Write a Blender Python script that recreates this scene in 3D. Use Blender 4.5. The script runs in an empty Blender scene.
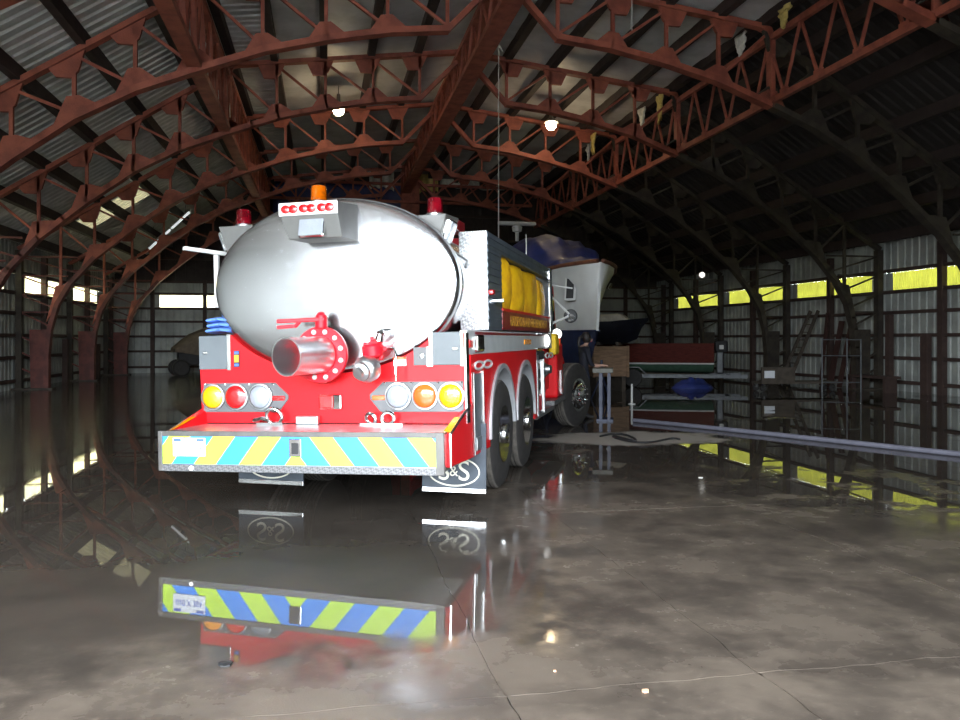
import bpy, bmesh, math, random
from mathutils import Vector, Matrix, noise
random.seed(7)
sc = bpy.context.scene
C = bpy.context.collection
PI = math.pi
R = math.radians

# ------------------------------------------------------------------ camera
cam_d = bpy.data.cameras.new('camera'); cam = bpy.data.objects.new('camera', cam_d); C.objects.link(cam)
cam.location = (0, 0, 1.6); cam.rotation_euler = (R(90), 0, 0)
cam_d.sensor_width = 36; cam_d.lens = 30.0; cam_d.shift_y = -21 / 960
cam_d.clip_start = 0.05; cam_d.clip_end = 500
sc.camera = cam
# ------------------------------------------------------------------ overcast daylight
TH = 0.193                                    # building turned against the view
world = bpy.data.worlds.new('overcast_sky'); sc.world = world; world.use_nodes = True
bg = world.node_tree.nodes['Background']
bg.inputs[0].default_value = (0.86, 0.93, 1.0, 1); bg.inputs[1].default_value = 45.0
DOOR = (-8.4, 3.4, 5.1)                      # entrance opening: v0, v1, height
UF = -1.6                                     # front wall
def to_world(v, u, z=0): return Vector((v*math.cos(TH)-u*math.sin(TH), v*math.sin(TH)+u*math.cos(TH), z))
pl = bpy.data.lights.new('entrance_portal', 'AREA'); pl.shape = 'RECTANGLE'
pl.size = DOOR[1]-DOOR[0]; pl.size_y = DOOR[2]; pl.cycles.is_portal = True
po = bpy.data.objects.new('entrance_portal', pl); C.objects.link(po)
po.location = to_world((DOOR[0]+DOOR[1])/2, UF-0.05, DOOR[2]/2); po.rotation_euler = (R(90), 0, TH)
# exposure
sc.view_settings.view_transform = 'Standard'; sc.view_settings.look = 'None'
sc.view_settings.gamma = 1.0; sc.view_settings.use_curve_mapping = False
sc.view_settings.exposure = 0.0
sc.cycles.use_denoising = True
sc.cycles.max_bounces = 8; sc.cycles.diffuse_bounces = 5; sc.cycles.glossy_bounces = 4
sc.cycles.transmission_bounces = 6; sc.cycles.transparent_max_bounces = 6
sc.cycles.sample_clamp_indirect = 8.0; sc.cycles.caustics_reflective = False; sc.cycles.caustics_refractive = False

# ================================================================== materials
M = {}
def srgb(r, g, b):
    f = lambda c: (c/255/12.92) if c/255 <= 0.04045 else ((c/255+0.055)/1.055)**2.4
    return (f(r), f(g), f(b))
class G:
    def __init__(s, nt): s.nt = nt
    def n(s, t, **kw):
        nd = s.nt.nodes.new(t)
        for k, v in kw.items(): setattr(nd, k, v)
        return nd
    def link(s, a, b): s.nt.links.new(a, b)
    def put(s, sock, x):
        if isinstance(x, bpy.types.NodeSocket): s.link(x, sock)
        else: sock.default_value = x
    def math(s, op, a, b=None, clamp=False):
        nd = s.n('ShaderNodeMath', operation=op, use_clamp=clamp)
        s.put(nd.inputs[0], a)
        if b is not None: s.put(nd.inputs[1], b)
        return nd.outputs[0]
    def mix(s, fac, a, b):
        nd = s.n('ShaderNodeMix', data_type='RGBA')
        s.put(nd.inputs[0], fac); s.put(nd.inputs[6], a if isinstance(a, bpy.types.NodeSocket) else (*a, 1)); s.put(nd.inputs[7], b if isinstance(b, bpy.types.NodeSocket) else (*b, 1))
        return nd.outputs[2]
    def mixf(s, fac, a, b):
        nd = s.n('ShaderNodeMix', data_type='FLOAT')
        s.put(nd.inputs[0], fac); s.put(nd.inputs[2], a); s.put(nd.inputs[3], b)
        return nd.outputs[0]
    def noise(s, scale, vec, detail=4, rough=0.55):
        nd = s.n('ShaderNodeTexNoise'); s.link(vec, nd.inputs['Vector'])
        nd.inputs['Scale'].default_value = scale; nd.inputs['Detail'].default_value = detail; nd.inputs['Roughness'].default_value = rough
        return nd.outputs[0]
    def ramp(s, x, lo, hi, smooth=True):
        nd = s.n('ShaderNodeMapRange', interpolation_type='SMOOTHSTEP' if smooth else 'LINEAR')
        s.put(nd.inputs[0], x); nd.inputs[1].default_value = lo; nd.inputs[2].default_value = hi
        return nd.outputs[0]
def newmat(name):
    m = bpy.data.materials.new(name); m.use_nodes = True
    g = G(m.node_tree); b = m.node_tree.nodes['Principled BSDF']; M[name] = m
    return m, g, b
def mat(name, col, rough=0.5, metal=0.0, var=0.25, scale=6.0, bump=0.0, bscale=40.0, col2=None, emit=0.0, coat=0.0, spec=0.5, stretch=None):
    m, g, b = newmat(name)
    tc = g.n('ShaderNodeTexCoord').outputs['Object']
    if stretch:
        mp = g.n('ShaderNodeMapping'); g.link(tc, mp.inputs[0]); mp.inputs['Scale'].default_value = stretch; tc = mp.outputs[0]
    nz = g.noise(scale, tc)
    c2 = col2 or tuple(max(0, c*(1-var)) for c in col)
    f = g.ramp(nz, 0.35, 0.68)
    g.link(g.mix(f, col, c2), b.inputs['Base Color'])
    g.link(g.mixf(nz, max(0.0, rough-0.08), min(1, rough+0.08)), b.inputs['Roughness'])
    b.inputs['Metallic'].default_value = metal
    b.inputs['Specular IOR Level'].default_value = spec
    if coat: b.inputs['Coat Weight'].default_value = coat; b.inputs['Coat Roughness'].default_value = 0.05
    if emit: b.inputs['Emission Color'].default_value = (*col, 1); b.inputs['Emission Strength'].default_value = emit
    if bump:
        bp = g.n('ShaderNodeBump'); bp.inputs['Strength'].default_value = bump; bp.inputs['Distance'].default_value = 0.01
        g.link(g.noise(bscale, tc, 3), bp.inputs['Height']); g.link(bp.outputs[0], b.inputs['Normal'])
    return m
# building
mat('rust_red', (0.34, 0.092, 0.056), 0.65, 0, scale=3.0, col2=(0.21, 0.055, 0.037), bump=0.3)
mat('dark_steel', (0.050, 0.040, 0.028), 0.75, 0, scale=3.0, col2=(0.024, 0.018, 0.014), bump=0.3)
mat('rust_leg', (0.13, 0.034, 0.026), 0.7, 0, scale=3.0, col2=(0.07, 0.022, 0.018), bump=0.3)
mat('purlin_wood', (0.030, 0.018, 0.016), 0.8, scale=4)
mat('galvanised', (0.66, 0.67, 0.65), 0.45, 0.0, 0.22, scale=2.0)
mat('insulation', (0.66, 0.67, 0.67), 0.5, 0, 0.25, scale=1.2, bump=0.4, bscale=3)
mat('dark_roof_sheet', (0.018, 0.014, 0.012), 0.8, scale=2)
mat('wall_sheet', (0.34, 0.36, 0.335), 0.5, 0, 0.35, scale=1.3)
mat('girt_wood', (0.055, 0.032, 0.026), 0.8, scale=5)
mat('dark_boards', (0.035, 0.026, 0.024), 0.85, scale=3)
mat('tatter_white', (0.70, 0.70, 0.64), 0.9, scale=8)
mat('tatter_yellow', (0.62, 0.50, 0.16), 0.95, scale=12)
def fibreglass(name, col, thru):
    m, g, b = newmat(name)
    nt = m.node_tree; nt.nodes.remove(b)
    out = nt.nodes['Material Output']
    tc = g.n('ShaderNodeTexCoord').outputs['Object']
    f = g.ramp(g.noise(2.5, tc), 0.3, 0.7)
    col_s = g.mix(f, col, tuple(c*0.8 for c in col))
    tr = g.n('ShaderNodeBsdfTranslucent'); g.link(col_s, tr.inputs[0])
    df = g.n('ShaderNodeBsdfDiffuse'); g.link(col_s, df.inputs[0])
    mx = g.n('ShaderNodeMixShader'); mx.inputs[0].default_value = thru
    g.link(df.outputs[0], mx.inputs[1]); g.link(tr.outputs[0], mx.inputs[2]); g.link(mx.outputs[0], out.inputs[0])
fibreglass('fibreglass_pale', (0.92, 0.84, 0.46), 0.16)
fibreglass('fibreglass_green', (0.45, 0.44, 0.06), 0.046)
fibreglass('fibreglass_roof', (0.75, 0.66, 0.38), 0.02)
fibreglass('fibreglass_clear', (0.9, 0.92, 0.95), 0.08)
# floor: damp concrete under a film of water
def floor_mat():
    m, g, b = newmat('wet_concrete')
    tc = g.n('ShaderNodeTexCoord').outputs['Object']
    sp = g.n('ShaderNodeSeparateXYZ'); g.link(tc, sp.inputs[0]); v, u = sp.outputs[0], sp.outputs[1]
    big = g.noise(0.45, tc, 5, 0.6); mid = g.noise(1.6, tc, 6, 0.65); fine = g.noise(14, tc, 4, 0.7); grit = g.noise(90, tc, 2)
    wob = g.math('MULTIPLY', g.math('SUBTRACT', mid, 0.5), 1.6)
    # standing water: left of the entrance joint from 4.2 m inwards, and the back of the hall
    p1 = g.math('MULTIPLY', g.ramp(g.math('ADD', u, wob), 3.85, 4.5), g.ramp(g.math('ADD', g.math('MULTIPLY', v, -1.0), wob), -2.0, -0.9))
    p2 = g.math('MULTIPLY', g.ramp(g.math('ADD', u, wob), 7.0, 9.5), g.ramp(big, 0.33, 0.47))
    p3 = g.math('MULTIPLY', g.math('MULTIPLY', g.ramp(g.math('ADD', v, wob), 3.6, 5.0), g.ramp(g.math('ADD', u, wob), 5.2, 7.4)), g.ramp(mid, 0.38, 0.5))
    pool = g.math('MAXIMUM', p1, g.math('MAXIMUM', p2, p3))
    # dry patch by the front wheel
    dv = g.math('MULTIPLY', g.math('SUBTRACT', v, 4.9), 0.55); du = g.math('SUBTRACT', u, 12.2)
    d2 = g.math('ADD', g.math('MULTIPLY', dv, dv), g.math('MULTIPLY', du, du))
    dry = g.math('SUBTRACT', 1.0, g.ramp(g.math('ADD', d2, wob), 0.45, 0.95))
    pool = g.math('MULTIPLY', pool, g.math('SUBTRACT', 1.0, dry))
    damp = g.mix(g.ramp(mid, 0.36, 0.64), (0.088, 0.070, 0.054), (0.042, 0.033, 0.026))
    damp = g.mix(g.ramp(fine, 0.55, 0.8), damp, (0.11, 0.09, 0.07))
    wet = g.mix(g.ramp(mid, 0.3, 0.7), (0.045, 0.036, 0.028), (0.030, 0.024, 0.019))
    col = g.mix(pool, damp, wet)
    col = g.mix(dry, col, g.mix(fine, (0.36, 0.33, 0.29), (0.26, 0.24, 0.21)))
    g.link(col, b.inputs['Base Color'])
    b.inputs['Roughness'].default_value = 0.6; b.inputs['Specular IOR Level'].default_value = 0.25
    film = g.math('MULTIPLY', g.mixf(pool, 0.55, 1.0), g.math('SUBTRACT', 1.0, g.math('MULTIPLY', dry, 0.95)))
    g.link(film, b.inputs['Coat Weight'])
    near = g.ramp(g.math('ADD', u, wob), 2.9, 4.1)
    film = g.math('MULTIPLY', film, g.mixf(near, 0.45, 1.0)); g.link(film, b.inputs['Coat Weight'])
    cr = g.mixf(pool, g.mixf(near, 0.5, g.mixf(g.ramp(mid, 0.35, 0.6), 0.32, 0.12)), g.mixf(g.ramp(g.math('ADD', v, wob), -4.6, -2.6), 0.13, 0.008))
    g.link(cr, b.inputs['Coat Roughness']); b.inputs['Coat IOR'].default_value = 1.34
    bp = g.n('ShaderNodeBump'); bp.inputs['Distance'].default_value = 0.004
    g.link(g.math('ADD', fine, g.math('MULTIPLY', grit, 0.5)), bp.inputs['Height'])
    g.link(g.mixf(pool, 0.35, 0.0), bp.inputs['Strength'])
    g.link(bp.outputs[0], b.inputs['Normal'])
    bc = g.n('ShaderNodeBump'); bc.inputs['Distance'].default_value = 0.003
    g.link(mid, bc.inputs['Height']); g.link(g.mixf(pool, 0.5, 0.02), bc.inputs['Strength']); g.link(bc.outputs[0], b.inputs['Coat Normal'])
floor_mat()
mat('joint_dirt', (0.075, 0.062, 0.050), 0.9, scale=9)
mat('hedge_green', (0.055, 0.060, 0.035), 0.95, 0, 0.5, scale=2)
mat('yard_gravel', (0.30, 0.29, 0.27), 0.9, scale=3)
# truck
mat('fire_red', srgb(205, 22, 30), 0.42, 0, 0.06, scale=2, coat=0.08, spec=0.2)
mat('deep_red', srgb(120, 18, 26), 0.35, 0, 0.1, scale=3, coat=0.3)
mat('valve_red', srgb(205, 25, 40), 0.4, 0, 0.1, scale=6, coat=0.1, spec=0.25)
def brushed(name, col, rough, stretch):
    m, g, b = newmat(name)
    tc = g.n('ShaderNodeTexCoord').outputs['Object']
    mp = g.n('ShaderNodeMapping'); g.link(tc, mp.inputs[0]); mp.inputs['Scale'].default_value = stretch
    nz = g.noise(3.0, mp.outputs[0], 5, 0.6); lo = g.noise(0.9, tc, 2)
    g.link(g.mix(nz, tuple(c*0.95 for c in col), col), b.inputs['Base Color'])
    b.inputs['Metallic'].default_value = 1.0
    g.link(g.mixf(nz, rough-0.02, rough+0.03), b.inputs['Roughness'])
    bp = g.n('ShaderNodeBump'); bp.inputs['Strength'].default_value = 0.12; bp.inputs['Distance'].default_value = 0.05
    g.link(lo, bp.inputs['Height']); g.link(bp.outputs[0], b.inputs['Normal'])
brushed('tank_steel', (0.66, 0.67, 0.69), 0.20, (1, 1, 9))
brushed('aluminium', (0.72, 0.73, 0.74), 0.33, (8, 1, 1))
mat('chrome', (0.82, 0.83, 0.84), 0.10, 1.0, 0.05)
mat('dull_steel', (0.42, 0.43, 0.44), 0.38, 1.0, 0.2)
mat('fender_metal', (0.42, 0.43, 0.45), 0.4, 0.35, 0.2)
mat('band_silver', (0.50, 0.53, 0.54), 0.35, 0.15, 0.1)
mat('edge_steel', (0.10, 0.095, 0.09), 0.45, 0.2, 0.3)
mat('grey_door', (0.095, 0.11, 0.12), 0.5, 0.0, 0.12, scale=3)
mat('light_plate', (0.10, 0.10, 0.105), 0.45, 0.0, 0.2)
mat('box_steel', (0.105, 0.105, 0.10), 0.45, 0.1, 0.15)
def diamond(name, col, sc_, metal, rough):
    m, g, b = newmat(name)
    tc = g.n('ShaderNodeTexCoord').outputs['Object']
    def tread(rot):
        mp = g.n('ShaderNodeMapping'); g.link(tc, mp.inputs[0]); mp.inputs['Rotation'].default_value = (rot, rot, rot)
        vo = g.n('ShaderNodeTexChecker'); g.link(mp.outputs[0], vo.inputs[0]); vo.inputs['Scale'].default_value = sc_
        return vo.outputs[1]
    t = tread(0.785)
    g.link(g.mix(t, tuple(c*0.55 for c in col), col), b.inputs['Base Color'])
    b.inputs['Metallic'].default_value = metal; b.inputs['Roughness'].default_value = rough
    bp = g.n('ShaderNodeBump'); bp.inputs['Strength'].default_value = 0.5; bp.inputs['Distance'].default_value = 0.004
    g.link(t, bp.inputs['Height']); g.link(bp.outputs[0], b.inputs['Normal'])
diamond('tread_plate', (0.16, 0.16, 0.165), 55, 0.3, 0.4)
diamond('tread_plate_fine', (0.74, 0.76, 0.78), 40, 0.5, 0.4)
mat('ribbed_grey', srgb(92, 102, 114), 0.45, 0.5, 0.15, scale=4)
mat('rubber', (0.022, 0.020, 0.019), 0.75, 0, 0.3, scale=10, bump=0.3)
mat('tread_dusty', (0.11, 0.098, 0.085), 0.9, 0, 0.4, scale=14, bump=0.5)
mat('black', (0.012, 0.012, 0.013), 0.6)
mat('chassis_black', (0.020, 0.020, 0.022), 0.7)
mat('flap_grey', srgb(62, 70, 80), 0.6, 0, 0.35, scale=5)
mat('cream_print', srgb(226, 222, 205), 0.6, 0, 0.05)
mat('chevron_lime', (0.55, 0.82, 0.05), 0.4, 0, 0.05)
mat('chevron_blue', (0.030, 0.25, 0.80), 0.4, 0, 0.05)
mat('plate_white', (0.75, 0.78, 0.82), 0.4, 0, 0.05)
mat('plate_blue', (0.06, 0.12, 0.50), 0.4, 0, 0.05)
mat('yellow_vinyl', srgb(240, 190, 20), 0.45, 0, 0.2, scale=5, col2=srgb(215, 155, 25), bump=0.5, bscale=9)
mat('yellow_bag', srgb(235, 195, 30), 0.6)
mat('gold', srgb(214, 160, 50), 0.4, 0.2)
mat('lens_amber', srgb(255, 160, 5), 0.2, 0, 0.1, coat=0.8, bump=0.5, bscale=60)
mat('lens_red', srgb(225, 15, 20), 0.2, 0, 0.1, coat=0.8, bump=0.5, bscale=60)
mat('lens_clear', (0.30, 0.33, 0.37), 0.15, 0.2, 0.1, coat=0.8, bump=0.5, bscale=60)
mat('led_orange', srgb(255, 90, 30), 0.2, 0, 0.1, coat=0.8)
mat('scene_light', (1.0, 0.98, 0.93), 0.3, emit=2.5)
mat('beacon_amber', srgb(170, 80, 3), 0.08, 0, 0.6, scale=9, coat=1.0)
mat('beacon_red', srgb(110, 8, 22), 0.08, 0, 0.6, scale=9, coat=1.0)
mat('sponge_blue', srgb(90, 130, 205), 0.9, 0, 0.25, scale=12)
mat('white_paint', (0.55, 0.55, 0.54), 0.35, 0, 0.08)
mat('glass_dark', (0.02, 0.025, 0.03), 0.05, 0, 0.1, coat=1)
# others
mat('hull_white', (0.62, 0.63, 0.62), 0.35, 0, 0.12, scale=1.5)
mat('hull_blue', srgb(24, 40, 80), 0.6, 0, 0.3)
mat('caprail', (0.16, 0.055, 0.030), 0.5, 0, 0.4)
mat('tarp_blue', (0.025, 0.045, 0.22), 0.5, 0, 0.4, scale=2, bump=0.8, bscale=5)
mat('tarp_navy', (0.010, 0.018, 0.11), 0.5, 0, 0.4, scale=2, bump=0.6, bscale=4)
mat('hull_black', (0.008, 0.009, 0.014), 0.3, coat=0.5)
mat('cream_deck', (0.42, 0.38, 0.30), 0.6)
mat('plywood', (0.26, 0.16, 0.095), 0.75, 0, 0.35, scale=4, stretch=(1, 1, 6))
mat('mahogany', (0.085, 0.014, 0.009), 0.6, 0, 0.35, scale=5, spec=0.12, stretch=(1, 1, 8))
mat('hull_green', (0.06, 0.12, 0.08), 0.5)
mat('trailer_grey', (0.13, 0.14, 0.15), 0.5, 0.2)
mat('wood_grey', (0.075, 0.06, 0.046), 0.85, 0, 0.3)
mat('wood_red', (0.05, 0.02, 0.016), 0.8, 0, 0.3)
mat('hose_grey', (0.11, 0.11, 0.14), 0.6, 0, 0.2, scale=8)
mat('skin', (0.55, 0.33, 0.25), 0.5)
mat('hair', (0.012, 0.008, 0.007), 0.6)
mat('navy_cloth', (0.006, 0.007, 0.014), 0.85)
mat('jeans', (0.010, 0.015, 0.035), 0.85)
mat('bench_blue', srgb(24, 36, 66), 0.5)
mat('bench_top', (0.13, 0.13, 0.11), 0.6)
mat('tan_canvas', (0.13, 0.10, 0.070), 0.8)
mat('rope', (0.55, 0.54, 0.50), 0.8)
mat('leaf_brown', (0.50, 0.30, 0.18), 0.8)
mat('strip_glow', (0.9, 0.95, 1.0), 0.3, emit=0.75)
mat('bulb', (1.0, 0.80, 0.50), 0.3, emit=60.0)
mat('lamp_metal', (0.35, 0.33, 0.30), 0.4, 0.7)

# ================================================================== mesh helpers
class MB:
    def __init__(s): s.v = []; s.f = []
    def add(s, vs, fs, Mx=None):
        o = len(s.v)
        for p in vs: s.v.append(tuple(Mx @ Vector(p)) if Mx is not None else tuple(p))
        for f in fs: s.f.append(tuple(i+o for i in f))
        return s
    def box(s, x0, x1, y0, y1, z0, z1, Mx=None):
        return s.add([(x0,y0,z0),(x1,y0,z0),(x1,y1,z0),(x0,y1,z0),(x0,y0,z1),(x1,y0,z1),(x1,y1,z1),(x0,y1,z1)],
              [(0,3,2,1),(4,5,6,7),(0,1,5,4),(1,2,6,5),(2,3,7,6),(3,0,4,7)], Mx)
    def bar(s, p, q, w, h, up=(0,0,1)):
        p = Vector(p); q = Vector(q); d = (q-p); L = d.length
        if L < 1e-6: return s
        d /= L; up = Vector(up); sd = d.cross(up)
        if sd.length < 1e-4: sd = d.cross(Vector((1,0,0)))
        sd.normalize(); un = sd.cross(d)
        a, b = sd*w/2, un*h/2
        return s.add([p-a-b, p+a-b, p+a+b, p-a+b, q-a-b, q+a-b, q+a+b, q-a+b],
              [(0,1,2,3),(7,6,5,4),(0,4,5,1),(1,5,6,2),(2,6,7,3),(3,7,4,0)])
    def tube(s, path, r, n=8, cap=True, closed=False):
        P = [Vector(p) for p in path]; m = len(P); rs = r if isinstance(r, (list, tuple)) else [r]*m
        rings = []; last = None
        for i in range(m):
            if closed: t = P[(i+1) % m]-P[i-1]
            else: t = P[min(i+1, m-1)]-P[max(i-1, 0)]
            t.normalize()
            if last is None:
                a = t.cross(Vector((0,0,1)))
                if a.length < 1e-3: a = t.cross(Vector((1,0,0)))
            else: a = last - t*last.dot(t)
            a.normalize(); last = a; b = t.cross(a)
            rings.append([P[i]+(a*math.cos(2*PI*k/n)+b*math.sin(2*PI*k/n))*rs[i] for k in range(n)])
        vs = [p for rg in rings for p in rg]; fs = []
        for i in range(m if closed else m-1):
            j = (i+1) % m
            for k in range(n): fs.append((i*n+k, i*n+(k+1) % n, j*n+(k+1) % n, j*n+k))
        if cap and not closed: fs.append(tuple(range(n-1, -1, -1))); fs.append(tuple((m-1)*n+k for k in range(n)))
        return s.add(vs, fs)
    def lathe(s, prof, o=(0,0,0), axis=(0,0,1), n=24, sx=1.0, sy=1.0):
        q = Vector((0,0,1)).rotation_difference(Vector(axis)).to_matrix().to_4x4(); Mx = Matrix.Translation(o) @ q
        vs = [(r*sx*math.cos(2*PI*k/n), r*sy*math.sin(2*PI*k/n), h) for r, h in prof for k in range(n)]; fs = []
        for i in range(len(prof)-1):
            for k in range(n): fs.append((i*n+k, i*n+(k+1) % n, (i+1)*n+(k+1) % n, (i+1)*n+k))
        if prof[0][0] > 1e-5: fs.append(tuple(range(n-1, -1, -1)))
        if prof[-1][0] > 1e-5: fs.append(tuple((len(prof)-1)*n+k for k in range(n)))
        return s.add(vs, fs, Mx)
    def cyl(s, p, q, r, n=12, r2=None):
        d = Vector(q)-Vector(p)
        return s.lathe([(r, 0), (r if r2 is None else r2, d.length)], p, d.normalized(), n)
    def prism(s, poly, f0, f1):           # poly 2d -> f0(a,b) and f1(a,b) are the two sides
        n = len(poly)
        return s.add([f0(*p) for p in poly]+[f1(*p) for p in poly],
              [tuple(range(n-1, -1, -1)), tuple(range(n, 2*n))]+[(i, (i+1) % n, n+(i+1) % n, n+i) for i in range(n)])
    def build(s, name, m, parent=None, smooth=False, bevel=0.0, seg=2, angle=35):
        me = bpy.data.meshes.new(name); me.from_pydata([tuple(p) for p in s.v], [], s.f); me.validate()
        bm = bmesh.new(); bm.from_mesh(me); bmesh.ops.remove_doubles(bm, verts=bm.verts, dist=1e-5)
        bmesh.ops.recalc_face_normals(bm, faces=bm.faces); bm.to_mesh(me); bm.free()
        if m: me.materials.append(M[m])
        if smooth:
            for p in me.polygons: p.use_smooth = True
            me.set_sharp_from_angle(angle=R(angle))
        o = bpy.data.objects.new(name, me); C.objects.link(o)
        if parent: o.parent = parent
        if bevel:
            bv = o.modifiers.new('bevel', 'BEVEL'); bv.width = bevel; bv.segments = seg; bv.limit_method = 'ANGLE'
        return o
def empty(name, loc=(0,0,0), rot=(0,0,0)):
    o = bpy.data.objects.new(name, None); C.objects.link(o); o.location = loc; o.rotation_euler = rot; o.empty_display_size = 0.1
    return o
def tag(o, label, cat, group=None):
    o['label'] = label; o['category'] = cat
    if group: o['group'] = group
    return o
def struct(o): o['kind'] = 'structure'; return o
def share(name, src, parent=None, loc=(0,0,0)):
    o = bpy.data.objects.new(name, src.data); C.objects.link(o); o.parent = parent; o.location = loc
    return o
def copy_tree(o, parent=None):
    c = o.copy(); C.objects.link(c); c.parent = parent
    for ch in list(o.children): copy_tree(ch, c)
    return c
def text(name, body, size, m, parent, Mx, ext=0.002, squeeze=1.0):
    cu = bpy.data.curves.new(name, 'FONT'); cu.body = body; cu.size = size; cu.extrude = ext
    cu.align_x = 'CENTER'; cu.align_y = 'CENTER'
    t = bpy.data.objects.new(name, cu); C.objects.link(t)
    dg = bpy.context.evaluated_depsgraph_get(); me = bpy.data.meshes.new_from_object(t.evaluated_get(dg))
    bpy.data.objects.remove(t); me.transform(Mx @ Matrix.Diagonal((squeeze, 1, 1, 1))); me.materials.clear(); me.materials.append(M[m])
    o = bpy.data.objects.new(name, me); C.objects.link(o); o.parent = parent
    return o
def interp(pts, x):
    for (a, b), (c, d) in zip(pts, pts[1:]):
        if x <= c: return b+(d-b)*(x-a)/(c-a) if c > a else d
    return pts[-1][1]

# ================================================================== the hall
VC, VL, VR, UE = 3.9, -9.6, 17.4, 40.0
UA, S = 17.28, 5.12
ARCH = [UA+k*S for k in range(-1, 5)]              # arches in view
BAYS = [UF, UA-3*S, UA-2*S]+ARCH+[UE]
ZB = [(0.25, 9.35), (1.25, 8.35), (2.5, 8.22), (3.8, 7.97), (5.1, 7.64), (6.5, 7.12), (7.65, 6.66), (8.8, 6.03), (9.95, 5.18), (11.1, 4.2), (11.8, 3.4), (12.2, 2.7), (12.42, 1.9), (12.5, 1.0)]
ZT = [(0, 9.75), (6.2, 8.98), (6.6, 8.78), (13.35, 4.42)]
zb = lambda a: interp(ZB, a)
zt = lambda a: interp(ZT, a)
TURN = (0, 0, TH)
def hall(o): o.rotation_euler = TURN; return struct(o)

# --- floor of concrete slabs with open joints
floor = hall(MB().box(VL-0.3, VR+0.3, UF-0.3, UE+0.3, -0.35, -0.03).build('floor', 'joint_dirt'))
VE = [VL-0.2, -6.2, -2.7, 0.8, 2.05, 3.9, 7.4, 10.9, 14.4, VR+0.2]
UEs = [UF-0.2, 0.0, 3.5, 7.08]+[7.08+3.55*i for i in range(1, 9)]+[UE+0.2]
def jit(a, b, amp):
    return amp*noise.noise(Vector((a*2.1, b*2.1, 0.3)))+amp*0.5*noise.noise(Vector((a*9, b*9, 5.3)))
def joint_amp(i, n): return 0.0 if i in (0, n-1) else 0.028
def slab(i, j):
    v0, v1, u0, u1 = VE[i], VE[i+1], UEs[j], UEs[j+1]
    near = u0 < 9 and -5 < v0 < 8
    nn = 36 if near else 8
    gp = 0.005 if (near and v0 > -1 and not (u0 >= 3.4 and v0 < 1)) else 0.0015
    pts = []
    for k in range(nn): t = k/nn; a = v0+(v1-v0)*t; pts.append((a, u0+jit(a, u0, joint_amp(j, len(UEs)))+gp*(0.6+1.2*abs(noise.noise(Vector((a*6, u0, 1)))))))
    for k in range(nn): t = k/nn; a = u0+(u1-u0)*t; pts.append((v1+jit(a+50, v1, joint_amp(i+1, len(VE)))-gp*(0.6+1.2*abs(noise.noise(Vector((a*6, v1, 2))))), a))
    for k in range(nn): t = k/nn; a = v1+(v0-v1)*t; pts.append((a, u1+jit(a, u1, joint_amp(j+1, len(UEs)))-gp*(0.6+1.2*abs(noise.noise(Vector((a*6, u1, 3)))))))
    for k in range(nn): t = k/nn; a = u1+(u0-u1)*t; pts.append((v0+jit(a+50, v0, joint_amp(i, len(VE)))+gp*(0.6+1.2*abs(noise.noise(Vector((a*6, v0, 4))))), a))
    MB().prism(pts, lambda a, b: (a, b, -0.03), lambda a, b: (a, b, 0.0)).build('floor_slab', 'wet_concrete', floor)
for i in range(len(VE)-1):
    for j in range(len(UEs)-1): slab(i, j)
yard = hall(MB().box(-40, 50, -60, UF-0.2, -0.35, -0.005).build('ground_outside', 'yard_gravel'))

vs = []; fs = []
for i in range(61):
    x_ = -40+90*i/60
    for j, (dy, hz) in enumerate(((0, 0.0), (-0.6, 0.55), (-2.0, 1.0), (-4.0, 0.9), (-5, 0.0))):
        nz_ = noise.noise(Vector((x_*0.35, j*0.7, 3)))+0.5*noise.noise(Vector((x_*1.1, j, 8)))
        vs.append((x_, -34+dy+nz_, max(0, hz*(4.6+1.3*nz_)) if hz else -0.1))
for i in range(60):
    for j in range(4): k = i*5+j; fs.append((k, k+1, k+6, k+5))
MB().add(vs, fs).build('tree_line', 'hedge_green', yard, smooth=True)
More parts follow.
